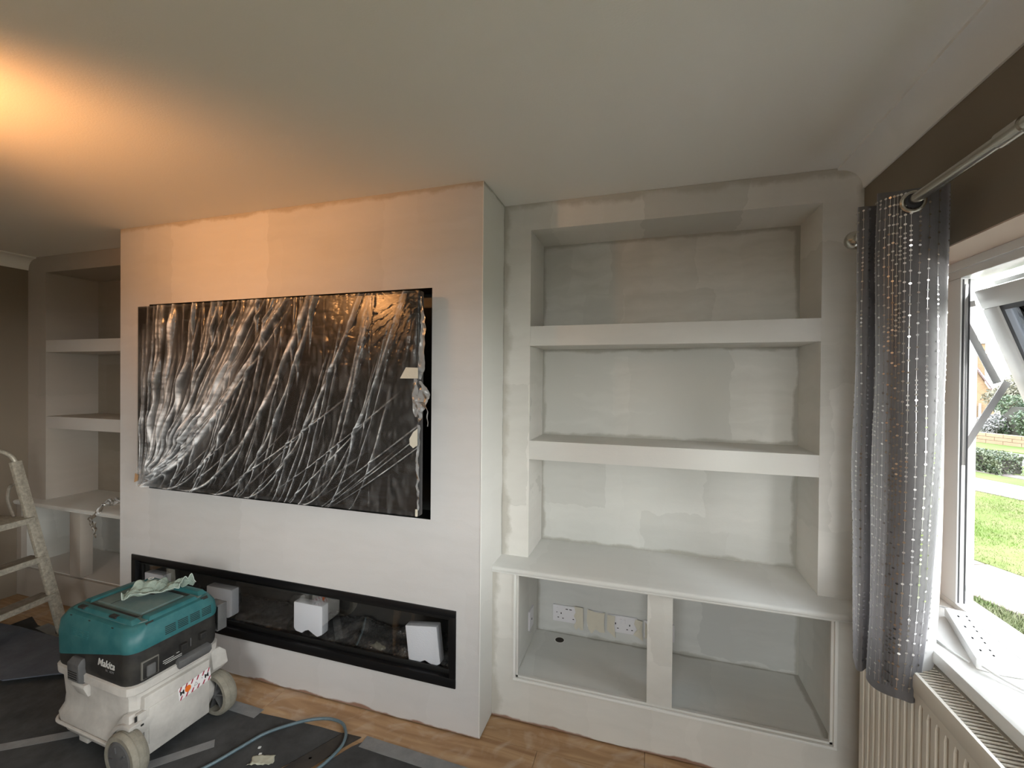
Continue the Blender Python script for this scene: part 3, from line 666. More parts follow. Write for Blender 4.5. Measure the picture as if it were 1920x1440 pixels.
# ------------------------------------------------------------------ power strip and cable on the sill
psx = Vector((1.452, -.402, .851)); pe = Vector((1.528, -.145, .851)); pd = (pe-psx).normalized()
L_ = .30; th = math.atan2(pd.y, pd.x)
pw = thing('power_strip', 'white extension socket strip lying on the window sill', 'power strip', (1.452+.5*L_*pd.x+.03*pd.y, -.395+.5*L_*pd.y-.03*pd.x+.0, .8505), (0, 0, th))
MB().box(-L_/2, -.028, 0, L_/2, .028, .028).build('case', m_upvc, pw, bevel=.006, local=True)
m_slot = flat('socket_slot_grey', (.02, .02, .02), .9, spec=0)
for k in range(4):
    cx = -L_/2+.05+k*.065
    o = MB().box(cx-.005, .006, .0275, cx+.005, .010, .0292).box(cx-.017, -.014, .0275, cx-.009, -.010, .0292).box(cx+.009, -.014, .0275, cx+.017, -.010, .0292).build('pin_slots', m_slot, pw, local=True)
MB().box(-L_/2+.01, -.020, .0278, L_/2-.01, .020, .0285).build('top_inlay', m_upvc, pw, local=True)
def spline(pts, n=10):
    P = [Vector(p) for p in pts]; P = [P[0]*2-P[1]]+P+[P[-1]*2-P[-2]]; out = []
    for i in range(1, len(P)-2):
        for k in range(n):
            t = k/n; a, b, c, d = P[i-1], P[i], P[i+1], P[i+2]
            out.append(.5*((2*b)+(-a+c)*t+(2*a-5*b+4*c-d)*t*t+(-a+3*b-3*c+d)*t**3))
    out.append(P[-2]); return out
e0 = psx
tag(MB().tube(spline([(1.462, -.405, .866), (1.478, -.43, .860), (1.50, -.46, .8555), (1.53, -.50, .8555), (1.55, -.58, .8555), (1.555, -.75, .8555)], 8), .0035, 8).build('power_cable', m_upvc, smooth=True), 'white flex leaving the near end of the extension strip', 'cable')
tag(MB().tube(spline([(1.50, -.05, .8555), (1.54, -.06, .862), (1.575, -.13, .8705), (1.585, -.22, .8705), (1.575, -.32, .8705), (1.588, -.45, .862), (1.592, -.60, .8555), (1.592, -.75, .8545)], 8), .0032, 8).build('loose_cable', m_upvc, smooth=True), 'white cable looped on the sill between the strip and window frame', 'cable')
tag(MB().tube(spline([(1.43, -.20, .8535), (1.436, -.27, .8535), (1.445, -.33, .8535), (1.455, -.37, .8535)], 8), .0028, 8).build('thin_cable', m_upvc, smooth=True), 'thin white cable under the near side of the extension strip', 'cable')
cp = thing('cable_clip', 'white plug resting on the sill at the near end of the extension strip', 'plug', (1.525, -.395, .851))
MB().box(1.505, -.41, .852, 1.545, -.375, .862).build('plug_body', m_upvc, cp, bevel=.004)
MB().box(1.497, -.398, .855, 1.505, -.388, .858).build('pin', m_steel, cp)

# ------------------------------------------------------------------ radiator
rx, ry0, ry1, rz0, rz1 = 1.345, -.068, -1.95, .14, .800
rd = thing('radiator', 'cream ribbed panel radiator under the window', 'radiator', (1.39, -1.0, rz0))
m_rad = flat('radiator_enamel', (.66, .61, .53), .32, spec=.5)
pitch = .0335; prof = []; yv = ry0-.020; prof.append((rx, ry0)); 
while yv-pitch > ry1+.02:
    prof += [(rx, yv), (rx+.011, yv-.005), (rx+.011, yv-.0115), (rx, yv-.0165)]; yv -= pitch
prof.append((rx, ry1))
def rprofile(off, z): return [(p[0]+off, p[1], z) for p in prof]
mb = MB(); n = len(prof)
flatp = [(rx, p[1]) for p in prof]
rows = [[(rx+.001, p[1], rz0) for p in prof], [(rx, p[1], rz0+.05) for p in prof], [(p[0], p[1], rz0+.07) for p in prof], [(p[0], p[1], rz1-.080) for p in prof], [(rx, p[1], rz1-.062) for p in prof], [(rx, p[1], rz1-.040) for p in prof]]
vs = [v for r_ in rows for v in r_]; fs = [(j*n+i, j*n+i+1, (j+1)*n+i+1, (j+1)*n+i) for j in range(len(rows)-1) for i in range(n-1)]
mb.add(vs, fs); mb.build('front_panel', m_rad, rd, solid=0, fix=True)
MB().prism([(rx, rz1-.045), (rx-.003, rz1-.035), (rx-.003, rz1-.008), (rx+.002, rz1), (rx+.010, rz1), (rx+.012, rz1-.003), (rx+.014, rz1-.045)], ry0+.003, ry1-.003, 'y').build('top_edge', m_rad, rd, smooth=True, angle=35)
MB().box(rx, ry0, rz0, rx+.085, ry0+.003, rz1-.01).build('end_cover', m_rad, rd)
MB().box(rx, ry1-.003, rz0, rx+.085, ry1, rz1-.01).build('end_cover', m_rad, rd)
MB().box(rx+.070, ry1, rz0, rx+.080, ry0, rz1-.02).build('rear_panel', m_rad, rd)
MB().box(rx+.066, ry1, rz1-.006, rx+.078, ry0, rz1-.001).build('grille_rail', m_rad, rd)
MB().box(rx+.012, ry1, rz0+.03, rx+.066, ry0-.02, rz1-.06).build('convector_fins', flat('fin_grey', (.28, .26, .22), .7), rd)  # plain grey block standing for the fins
MB().box(rx+.020, -.30, .02, rx+.035, -.285, rz0+.01).build('pipe', m_rad, rd)
sm = MB().obox((0, 0, 0), (.029, 0, 0), (0, .0032, -.001), (0, .0005, .002)).build('slat', m_rad); sme = sm.data; bpy.data.objects.remove(sm)
yy = ry0-.012
while yy > ry1+.01:
    o = bpy.data.objects.new('slat', sme); C.objects.link(o); o.parent = rd; o.location = (rx+.040-1.39, yy+1.0, rz1-.0045-rz0); yy -= .0125
for zz_ in (.14+.09, .30):
    MB().lathe([(.006, 0), (.006, .004)], (rx+.03, ry0+.003, zz_), 'y', 10).build('rivet', flat('dark_rivet', (.05, .05, .05), .5), rd)

# ------------------------------------------------------------------ curtain pole and curtain
RXc, RZc = 1.345, 2.038
pl = thing('curtain_pole', 'brushed nickel curtain pole with ball end above the window', 'curtain pole', (RXc, -1.0, RZc))
MB().tube([(RXc, .0, RZc), (RXc, -2.3, RZc)], .0135, 20).build('pole', m_chrome, pl, smooth=True)
MB().lathe([(.0135, -.03), (.017, -.025), (.017, -.016), (.010, -.012), (.010, -.008), (.020, -.002), (.028, .008), (.031, .020), (.028, .033), (.020, .043), (.008, .049)], (RXc, .0, RZc), 'y', 28).build('finial', m_chrome, pl, smooth=True, angle=50)
MB().lathe([(.0165, -.03), (.0165, .03)], (RXc, -.665, RZc), 'y', 24).build('joint_sleeve', m_chrome, pl, smooth=True)
MB().tube([(RXc, -2.2, RZc-.0), (XW, -2.2, RZc)], .008, 10).lathe([(.03, -.006), (.03, 0)], (XW, -2.2, RZc), 'x', 20).build('bracket', m_chrome, pl)
plan = [(1.40, -.09), (1.33, -.125), (1.286, -.150), (1.278, -.185), (1.290, -.212), (1.318, -.205), (1.332, -.215), (1.302, -.245), (1.296, -.262), (1.308, -.290), (1.345, -.318), (1.390, -.318), (1.430, -.298), (1.452, -.276)]
ps3 = spline([(a, b, 0) for a, b in plan], 12)
ZT, ZB = 2.082, .725
def cur(u, t, off=0.):
    """u along the cloth, t 0 top .. 1 bottom"""
    f = u*(len(ps3)-1); i = min(int(f), len(ps3)-2); p = ps3[i].lerp(ps3[i+1], f-i)
    d = (ps3[min(i+2, len(ps3)-1)]-ps3[max(i-1, 0)]); nrm = Vector((d.y, -d.x, 0)).normalized()
    if nrm.y > 0 and u > .5: nrm = nrm
    x, y = p.x, p.y
    k = 1-.12*t-.25*t**4; x2 = 1.262+(x-1.278)*k+.016*(1-t); y2 = y-.045*t-.012*math.sin(u*9)*t
    w = (.004*math.sin(t*7+u*20)*t+.006*noise.noise(Vector((u*9, t*4, 0))))*min(1, (1-u)*8)
    z = ZT-(ZT-ZB)*t
    if t < .001: z += .010*math.sin(u*14)
    z += -.004*math.sin(u*30)*t*t+.0*u
    zb = .03*max(0, u-.93)/.07
    q = Vector((x2, y2, z)) + nrm*(w+off)
    return q
m_cur = None
def velvet():
    m, nt, b = new_mat('grey_velvet'); b.inputs['Base Color'].default_value = (.09, .088, .09, 1); b.inputs['Roughness'].default_value = .55
    b.inputs['Sheen Weight'].default_value = .65; b.inputs['Sheen Roughness'].default_value = .35; b.inputs['Sheen Tint'].default_value = (.9, .9, 1, 1)
    g = nd(nt, 'ShaderNodeNewGeometry'); n = nd(nt, 'ShaderNodeTexNoise'); n.inputs['Scale'].default_value = 28; n.inputs['Detail'].default_value = 5; n.inputs['Distortion'].default_value = 1
    nt.links.new(g.outputs['Position'], n.inputs['Vector'])
    nt.links.new(mixc(nt, n.outputs[0], (.075, .072, .074), (.135, .130, .135)), b.inputs['Base Color'])
    bp = nd(nt, 'ShaderNodeBump'); bp.inputs['Strength'].default_value = .35; bp.inputs['Distance'].default_value = .004
    nt.links.new(n.outputs[0], bp.inputs['Height']); nt.links.new(bp.outputs[0], b.inputs['Normal'])
    # thin cloth lets a little window light through
    tr = nd(nt, 'ShaderNodeBsdfTranslucent'); tr.inputs[0].default_value = (.55, .53, .55, 1); mx = nd(nt, 'ShaderNodeMixShader'); mx.inputs[0].default_value = .13
    out = nt.nodes['Material Output']; nt.links.new(b.outputs[0], mx.inputs[1]); nt.links.new(tr.outputs[0], mx.inputs[2]); nt.links.new(mx.outputs[0], out.inputs[0])
    return m
m_cur = velvet()
ct = thing('curtain', 'grey velvet eyelet curtain with silver sequin strings, drawn back by the window', 'curtain', (1.34, -.22, ZB))
MB().grid(lambda a, b: cur(a, b), 150, 90).build('fabric', m_cur, ct, smooth=True, fix=False, angle=180)
m_lin = flat('white_lining_cloth', (.80, .80, .80), .8)
lm = m_lin.node_tree; lb = lm.nodes['Principled BSDF']; tr = lm.nodes.new('ShaderNodeBsdfTranslucent'); tr.inputs[0].default_value = (.85, .85, .85, 1); mx = lm.nodes.new('ShaderNodeMixShader'); mx.inputs[0].default_value = .45
lm.links.new(lb.outputs[0], mx.inputs[1]); lm.links.new(tr.outputs[0], mx.inputs[2]); lm.links.new(mx.outputs[0], lm.nodes['Material Output'].inputs[0])
def lin(a, b):
    p = cur(.72+.28*a, b); t = b
    q = Vector((min(p.x+.004+.040*a*t**2, 1.462), p.y+.012+.010*a, ZT-.02-(ZT-.02-.775)*b-.01*a*b)); return q
MB().grid(lin, 30, 50).build('lining', m_lin, ct, smooth=True, fix=False, angle=180)
# eyelet through which the pole passes
def torus(c, R1, r2, mat, name, parent, axis, local=False):
    ax = Vector(axis).normalized(); a = ax.orthogonal().normalized(); b = ax.cross(a)
    return MB().tube([Vector(c)+(a*math.cos(k*PI/14)+b*math.sin(k*PI/14))*R1 for k in range(29)], r2, 8, cap=False).build(name, mat, parent, smooth=True, local=local)
torus((RXc+.0, -.328, RZc-.004), .024, .0055, m_chrome, 'eyelet', ct, (.15, 1, .1))
torus((RXc, -.205, RZc-.002), .024, .005, m_chrome, 'eyelet', ct, (.1, 1, 0))
MB().lathe([(.020, -.3335), (.020, -.3325)], (RXc, 0, RZc-.002), 'y', 20).build('eyelet_opening', m_gasket, ct)
# sequin strings
m_seq = flat('silver_sequin', (.75, .74, .74), .22, metal=1)
sq = MB(); th_ = MB(); rr = random.Random(5)
us = [.18, .21, .245, .28, .32, .59, .62, .65, .68, .70, .715, .727, .738, .752, .77, .80, .835, .88, .955]
for u in us:
    t = .015; dens = rr.uniform(.6, 1.4); k = 0
    pts = [cur(u, .012+.97*j/60, .0016) for j in range(61)]
    # face outwards from the cloth: pick the side nearer the room
    def side(uu, tt):
        a = cur(uu-.01, tt); b = cur(uu+.01, tt); d = (b-a); nn = Vector((d.y, -d.x, 0)).normalized()
        if nn.dot(Vector((.68, -1.77, 0))-Vector((a.x, a.y, 0))) < 0: nn = -nn
        return nn, d.normalized()
    for j in range(60):
        tt = .012+.97*j/60; nn, dd = side(u, tt); p0 = cur(u, tt)+nn*.0022; nn2, d2 = side(u, tt+.016); p1 = cur(u, tt+.016)+nn2*.0022
        th_.add([p0-dd*.0005, p0+dd*.0005, p1+d2*.0005, p1-d2*.0005], [(0, 1, 2, 3)])
    while t < .985:
        ph = math.sin(t*17+u*40)+math.sin(t*41+u*13)
        step = .021 if ph < .9 else .0095
        nn, dd = side(u, t); p = cur(u, t)+nn*.0030; z_ = Vector((0, 0, 1)); R_ = .0037
        tl = rr.uniform(-.25, .25); nn = (nn+Vector((0, 0, tl))).normalized(); z_ = (z_-nn*z_.dot(nn)).normalized(); dd = nn.cross(z_)
        n0 = len(sq.v)
        sq.v += [tuple(p+(dd*math.cos(PI*q/3)+z_*math.sin(PI*q/3)*.8)*R_) for q in range(6)]; sq.f.append(tuple(n0+q for q in range(6)))
        t += step*rr.uniform(.8, 1.2)
o = sq.build('sequins', m_seq, ct, fix=False); o['kind'] = 'stuff'
o = th_.build('sequin_threads', m_seq, ct, fix=False); o['kind'] = 'stuff'

# ------------------------------------------------------------------ floor protection
def cover_mat(nm, a, b):
    return flat(nm, a, .8, spec=.25, bump=.35, bscale=45, var=.7, vscale=7, col2=b)
m_cov = cover_mat('charcoal_board', (.042, .043, .044), (.080, .083, .085))
m_covb = cover_mat('blue_grey_board', (.085, .095, .12), (.13, .145, .175))
m_ctape = flat('grey_cloth_tape', (.17, .175, .18), .35, spec=.6, bump=.2, bscale=80, var=.6, vscale=12, col2=(.28, .285, .29))
def sheetpoly(name, poly, z, th, mat, lab, cat):
    o = MB().prism(poly, z, z+th, 'z').build(name, mat); return tag(o, lab, cat)
sheetpoly('floor_board', [(-1.78, -.20), (-1.02, -.168), (-.90, -.160), (-.70, -.150), (-.585, -.150), (-.66, -.30), (-.85, -.60), (-1.25, -1.3), (-1.9, -1.3)], .0005, .003, m_cov, 'charcoal protective floor board under the vacuum cleaner', 'floor cover')
sheetpoly('floor_board', [(-.46, -.150), (-.25, -.158), (.10, -.165), (.9, -.20), (.9, -1.4), (-1.0, -1.4), (-.80, -.80), (-.60, -.40), (-.50, -.20)], .0005, .003, m_cov, 'charcoal protective floor board in front of the chimney corner, right of the torn strip', 'floor cover')
sheetpoly('board_offcut', [(-.578, -.150), (-.53, -.148), (-.488, -.146), (-.52, -.20), (-.62, -.40), (-.80, -.75), (-.88, -.75), (-.68, -.35)], .004, .003, cover_mat('torn_board', (.035, .033, .032), (.07, .06, .05)), 'torn curling strip of floor board between the two large boards', 'floor cover')
sheetpoly('floor_sheet', [(-3.1, .03), (-2.94, -.02), (-2.80, -.03), (-2.55, -.08), (-1.90, -.12), (-1.70, -.15), (-1.75, -1.3), (-3.1, -1.3)], .0002, .0025, m_cov, 'dark protective sheet on the floor left of the vacuum cleaner', 'floor cover')
sheetpoly('raised_board', [(-3.3, -.13), (-2.95, -.10), (-2.55, -.10), (-2.00, -.14), (-2.02, -.22), (-2.20, -.31), (-2.385, -.42), (-2.44, -.42), (-2.55, -.40), (-3.3, -.38)], .028, .006, m_covb, 'blue-grey board lying raised above the dark sheet by the stepladder', 'floor cover')
def strip(p, q, w, lab, z=.0045, mat=None):
    p, q = Vector((*p, z)), Vector((*q, z)); d = (q-p).normalized(); s_ = Vector((-d.y, d.x, 0))*w/2; mb = MB(); N = 24; vs = []
    for k in range(N+1):
        c = p.lerp(q, k/N); j = .003*noise.noise(c*40); vs += [c+s_*(1+j*30*.3), c-s_*(1-j*30*.3)]
    mb.add(vs, [(2*k, 2*k+1, 2*k+3, 2*k+2) for k in range(N)])
    o = mb.build('cloth_tape', mat or m_ctape, None, fix=False, solid=.0006); return tag(o, lab, 'tape')
strip((-1.25, -.170), (-1.02, -.174), .055, 'short grey tape strip on the floor edge beside the rear wheel')
strip((-.47, -.160), (.65, -.19), .060, 'long grey tape strip along the board edge in front of the chimney corner')
strip((-1.30, -.62), (-1.06, -.36), .045, 'grey tape strip on the board just right of the front wheel')
strip((-2.10, -.80), (-1.60, -.45), .045, 'pale grey tape strip running under the left side of the vacuum')
strip((-2.90, -.02), (-1.95, -.13), .060, 'wide grey tape strip between the laminate and the sheet behind the vacuum')
o = MB().grid(lambda a, b: Vector((-.84+.085*a+.01*math.sin(b*5), -.405+.045*b+.03*a, .006+.010*abs(noise.noise(Vector((a*4, b*4, 0)))))), 12, 8).build('crumpled_scrap', flat('cream_scrap', (.52, .52, .42), .8), None, smooth=True, fix=False, solid=.001)
tag(o, 'crumpled cream scrap of paper on the charcoal board', 'scrap')
for i, (x, y) in enumerate(((-.86, -.32), (-.83, -.345), (-.62, -.30), (-.20, -.28))):
    o = MB().obox((x, y, .0055), (.005, .002, 0), (-.0015, .004, 0), (0, 0, .0015)).build('plaster_crumb', m_trimw); tag(o, ('tiny white plaster crumb just behind the cream paper scrap, nearest the fire', 'tiny white plaster crumb touching the far edge of the cream paper scrap', 'tiny white plaster crumb beside the torn board strip', 'tiny white plaster crumb on the board near the chimney corner')[i], 'debris', 'plaster crumbs on the boards')
# blue-grey hose-like flex on the floor
cab = spline([(-1.05, -.60, .012), (-.97, -.452, .012), (-.93, -.36, .014), (-.885, -.262, .016), (-.80, -.172, .015), (-.735, -.128, .014), (-.675, -.108, .013), (-.615, -.112, .012), (-.575, -.140, .013), (-.545, -.178, .016), (-.530, -.235, .016), (-.55, -.33, .012), (-.60, -.42, .010), (-.70, -.60, .010)], 9)
tag(MB().tube(cab, .0065, 10).build('power_lead', flat('blue_grey_flex', (.085, .135, .165), .35, var=.5, vscale=30, col2=(.14, .20, .23)), smooth=True), 'blue-grey flex looping across the board and laminate in front of the fire', 'cable')

# ------------------------------------------------------------------ vacuum cleaner
m_tank = flat('dusty_pale_grey_plastic', (.43, .41, .385), .5, spec=.4, var=.7, vscale=9, col2=(.58, .555, .52))
m_blk = flat('dusty_black_plastic', (.009, .009, .010), .5, spec=.3, var=.5, vscale=16, col2=(.040, .038, .034))
m_blk2 = flat('dark_grey_plastic', (.07, .07, .073), .5, spec=.4, var=.5, vscale=20, col2=(.12, .12, .12))
m_teal = flat('dusty_teal_plastic', (.012, .098, .112), .42, spec=.4, var=.6, vscale=14, col2=(.040, .145, .152))
m_teal_top = flat('dust_coated_teal', (.045, .125, .135), .6, spec=.3, var=.45, vscale=10, col2=(.17, .215, .205))
m_tyre = flat('worn_tyre_grey', (.215, .20, .165), .8, spec=.2, var=.6, vscale=40, col2=(.30, .28, .23), bump=.5, bscale=90)
m_cap = flat('grey_hub_plastic', (.085, .085, .088), .55, var=.5, vscale=20, col2=(.13, .13, .13))
vc = thing('vacuum_cleaner', 'teal, black and grey wheeled dust extractor in front of the fire', 'vacuum cleaner', (-1.452, -.392, .0045), (0, 0, math.radians(-3)))
HX, HY = .243, .180
R = rrect
MB().loft([R(.225, .150, .05, .035, 3), R(.240, .168, .06, .06, 3), R(.252, .184, .06, .105, 3), R(.254, .186, .06, .135, 3), R(.240, .172, .06, .170, 3), R(.236, .168, .055, .205, 3),
           R(.240, .172, .05, .285, 3), R(.243, .176, .05, .300, 3), R(.252, .186, .05, .308, 3), R(.253, .187, .05, .338, 3), R(.245, .180, .05, .342, 3)]).build('tank', m_tank, vc, smooth=True, local=True, angle=28)
# flat side panel between the wheels, with sticker
MB().box(.225, -.135, .045, .258, .125, .285).build('side_panel', m_tank, vc, bevel=.006, local=True)
MB().box(.256, -.120, .09, .261, .085, .235).build('raised_panel', m_tank, vc, bevel=.003, local=True)
MB().loft([R(.243, .178, .05, .336, 4), R(.247, .182, .05, .36, 4), R(.247, .181, .05, .44, 4), R(.244, .178, .05, .455, 4)]).build('motor_band', m_blk, vc, smooth=True, local=True, angle=30)
def tealring(hx, hy, r, z, dz): return [(p[0], p[1], p[2]+dz*(-1 if p[0] < -.17 else 0)) for p in R(hx, hy, r, z, 5)]
MB().loft([tealring(.2485, .183, .05, .447, .06), tealring(.2505, .185, .05, .462, .01), tealring(.247, .181, .055, .50, 0), tealring(.232, .166, .06, .530, 0), tealring(.222, .156, .06, .536, 0)]).build('lid', m_teal, vc, smooth=True, local=True, angle=30)
MB().loft([tealring(.216, .150, .055, .535, 0), tealring(.213, .147, .055, .5385, 0)]).build('lid_top', m_teal_top, vc, smooth=True, local=True)
# raised rails along the lid, slots between
for y0, y1 in ((-.150, -.112), (.110, .150)):
    MB().loft([[(x, y, z) for x, y, z in ((-.19, y0, .537), (.205, y0, .537), (.205, y1, .537), (-.19, y1, .537))], [(-.17, y0+.008, .552), (.185, y0+.008, .552), (.185, y1-.006, .552), (-.17, y1-.006, .552)]]).build('lid_rail', m_teal, vc, bevel=.003, local=True)
MB().loft([[(-.215, -.10, .535), (-.165, -.10, .535), (-.165, .10, .535), (-.215, .10, .535)], [(-.208, -.09, .547), (-.175, -.09, .547), (-.175, .09, .547), (-.208, .09, .547)]]).build('lid_rail', m_teal, vc, bevel=.003, local=True)
MB().loft([[(.165, -.10, .535), (.222, -.10, .535), (.222, .10, .535), (.165, .10, .535)], [(.175, -.09, .549), (.212, -.09, .549), (.212, .09, .549), (.175, .09, .549)]]).build('lid_rail', m_teal, vc, bevel=.003, local=True)
MB().loft([[(-.150, -.085, .537), (.150, -.085, .537), (.150, .085, .537), (-.150, .085, .537)], [(-.146, -.081, .5455), (.146, -.081, .5455), (.146, .081, .5455), (-.146, .081, .5455)]]).build('centre_plate', m_teal_top, vc, bevel=.002, local=True)
for y0, y1 in ((-.107, -.094), (.093, .106)):
    MB().box(-.155, y0, .537, .155, y1, .5405).build('groove', m_blk, vc, bevel=.001, local=True)
for (x0, x1, y0, y1) in ((-.10, .02, .035, .055), (-.062, -.059, -.08, .08), (.06, .10, -.150, -.132), (-.15, -.11, -.150, -.132)):
    MB().box(x0, y0, .546, x1, y1, .5465 if y1-y0 > .1 or x1-x0 > .05 and y0 > 0 else .5535).build('lid_slot', m_blk, vc, local=True)
for x in (-.155, -.03, .12):
    MB().obox((x, -.1655, .526), (.006, 0, 0), (0, .004, .004), (0, -.0012, .0014)).build('lid_notch', m_blk, vc, local=True)
for y in (-.10, .12):
    MB().obox((.2275, y, .530), (.004, 0, -.005), (0, .014, 0), (.002, 0, .0015)).build('lid_notch', m_blk, vc, local=True)
torus((-.15, .128, .5535), .010, .002, m_trimw, 'ring_mark', vc, (0, 0, 1), True)
# louvres on the lid side
mb = MB()
for g_ in range(4):
    for k in range(5):
        y0 = -.055+g_*.050; z0 = .463+k*.0072
        mb.box(.236, y0, z0, .2512-.0016*k*.5, y0+.041, z0+.0032)
mb.build('vent_slots', m_pin, vc, local=True)
mb = MB()
for g_ in range(3):
    for k in range(5): mb.box(-.12+g_*.040, -.1862+.0008*k, .462+k*.0065, -.12+g_*.040+.032, -.17, .462+k*.0065+.0022)
mb.build('front_louvre', flat('dull_teal_ridge', (.03, .15, .16), .6), vc, local=True)
m_let = flat('silver_lettering', (.55, .55, .53), .4)
text('Makita', .040, m_let, vc, frame_mat((.108, -.1840, .412), (1, 0, 0), (0, 0, 1)), shear=.25, bold=.0005, extrude=.0007, space=1.0)
text('VC  ADM', .013, flat('dim_lettering', (.16, .16, .16), .5), vc, frame_mat((.130, -.1838, .388), (1, 0, 0), (0, 0, 1)), shear=.25, extrude=.0004)
# front latch
MB().loft([[(-.100, -.186, .300), (-.035, -.186, .300), (-.035, -.176, .300), (-.100, -.176, .300)], [(-.105, -.204, .315), (-.030, -.204, .315), (-.030, -.176, .315), (-.105, -.176, .315)],
           [(-.105, -.206, .385), (-.030, -.206, .385), (-.030, -.176, .385), (-.105, -.176, .385)], [(-.100, -.190, .402), (-.035, -.190, .402), (-.035, -.176, .402), (-.100, -.176, .402)]]).build('latch', m_blk2, vc, bevel=.003, local=True)
for k in range(4): MB().box(-.097, -.2068, .325+k*.009, -.038, -.2055, .328+k*.009).build('latch_rib', m_blk, vc, local=True)
MB().loft([[(-.090, -.178, .245), (-.020, -.178, .245), (-.020, -.160, .245), (-.090, -.160, .245)], [(-.100, -.196, .290), (-.015, -.196, .290), (-.015, -.160, .290), (-.100, -.160, .290)], [(-.100, -.192, .300), (-.015, -.192, .300), (-.015, -.160, .300), (-.100, -.160, .300)]]).build('latch_pocket', m_tank, vc, bevel=.004, local=True)
# switch by the near corner
mb = MB(); ring(mb, (0, 0, 0, 0), (0, 0, 0, 0), 0, 0) if False else None
MB().box(.243, -.142, .352, .2515, -.078, .425).build('switch_frame', flat('worn_grey_edge', (.13, .125, .11), .6), vc, bevel=.004, local=True)
MB().box(.248, -.137, .355, .2535, -.083, .420).build('switch_well', m_blk, vc, bevel=.003, local=True)
MB().box(.250, -.126, .360, .260, -.094, .405).build('rocker_switch', m_blk2, vc, bevel=.006, local=True)
# small sockets, label and grey latch on the vent side
for y, z in ((.015, .405), (.095, .410)):
    MB().box(.245, y-.014, z-.018, .262, y+.014, z+.012).build('hose_socket', m_blk, vc, bevel=.003, local=True)
    MB().box(.2615, y-.009, z-.012, .2625, y+.009, z+.006).build('socket_hole', m_pin, vc, local=True)
MB().box(.246, .045, .385, .250, .049, .420).build('rib', m_blk2, vc, local=True)
for k, (a, b) in enumerate(((-.062, .012), (-.055, .012), (-.062, -.02), (-.01, .012))):
    z = (.373, .366, .381, .386)[k]; MB().box(.2465, a, z, .2478, b, z+.0022).build('label_line', m_let, vc, local=True)
MB().loft([[(.235, -.005, .318), (.262, -.005, .318), (.262, .120, .318), (.235, .120, .318)], [(.235, -.012, .332), (.268, -.012, .332), (.268, .128, .332), (.235, .128, .332)], [(.235, -.012, .352), (.266, -.012, .352), (.266, .128, .352), (.235, .128, .352)], [(.235, -.005, .362), (.250, -.005, .362), (.250, .120, .362), (.235, .120, .362)]]).build('side_latch', m_blk2, vc, bevel=.002, local=True)
MB().box(.16, .175, .375, .235, .222, .382).box(.16, .215, .375, .235, .222, .470).box(.16, .175, .463, .235, .222, .470).box(.228, .180, .380, .235, .218, .466).build('cable_hook', m_blk2, vc, bevel=.003, local=True)
# moulded clip on the near corner, lug at the far end
MB().loft([[(.18, -.187, .150), (.258, -.187, .150), (.258, -.105, .150), (.18, -.105, .150)], [(.18, -.190, .195), (.262, -.190, .195), (.262, -.105, .195), (.18, -.105, .195)], [(.21, -.178, .235), (.240, -.178, .235), (.240, -.115, .235), (.21, -.115, .235)]]).build('moulded_clip', m_tank, vc, bevel=.003, local=True)
MB().box(.245, -.160, .200, .263, -.130, .235).build('clip_tongue', m_tank, vc, bevel=.003, local=True)
MB().box(.2615, -.150, .183, .2632, -.140, .190).box(.259, -.170, .203, .2605, -.162, .232).build('clip_slot', m_pin, vc, local=True)
MB().loft([[(.17, .150, .190), (.225, .150, .190), (.225, .205, .190), (.17, .205, .190)], [(.16, .150, .215), (.245, .150, .215), (.245, .222, .215), (.16, .222, .215)], [(.17, .150, .270), (.235, .150, .270), (.235, .218, .270), (.17, .218, .270)], [(.18, .150, .298), (.23, .150, .298), (.23, .19, .298), (.18, .19, .298)]]).build('tank_lug', m_tank, vc, bevel=.004, local=True)
# warning sticker
m_stk = flat('sticker_white', (.80, .78, .78), .35); m_red = flat('sticker_red', (.36, .03, .06), .4); m_org = flat('sticker_orange', (.80, .17, .02), .4)
FM = frame_mat((.2612, .058, .218), (0, 1, .10), (0, 0, 1))
def plate(pts, z, mat, name, t=.0004):
    mb = MB().prism(pts, z, z+t, 'z'); mb.v = [tuple(FM @ Vector(v)) for v in mb.v]; return mb.build(name, mat, vc, local=True)
plate([(-.068, -.027), (.068, -.027), (.068, .027), (-.068, .027)], 0, m_stk, 'sticker', .0006)
for k in range(6):
    x = -.066+k*.024; plate([(x, .011), (x+.006, .011), (min(x+.015, .068), .027), (x+.008, .027)], .0007, m_red, 'sticker_stripe')
    plate([(x-.002 if k else x, -.027), (x+.006, -.027), (x+.014, -.012), (x+.008, -.012)], .0007, m_red, 'sticker_stripe')
plate([(-.030+.013*math.cos(a*PI/5), .002+.014*math.sin(a*PI/5)) for a in range(10)], .0009, m_org, 'sticker_patch')
plate([(-.006, -.009), (.012, -.009), (.003, .008)], .0009, flat('sticker_grey', (.35, .35, .35), .5), 'sticker_triangle'); plate([(-.002, -.006), (.008, -.006), (.003, .004)], .0011, m_stk, 'sticker_triangle')
text('M', .024, m_pin, vc, FM @ Matrix.Translation((-.054, 0, .0010)), bold=.0008, extrude=.0003); text('M', .024, m_pin, vc, FM @ Matrix.Translation((.050, 0, .0010)), bold=.0008, extrude=.0003)
text("'", .020, m_pin, vc, FM @ Matrix.Translation((.030, -.002, .0010)), extrude=.0003)
# skirt moulding and rear bumper of the tank
MB().tube([(p[0], p[1], .104) for p in R(.257, .189, .06, 0, 6)[6:22]], .006, 8).build('bumper_ridge', m_tank, vc, smooth=True, local=True)
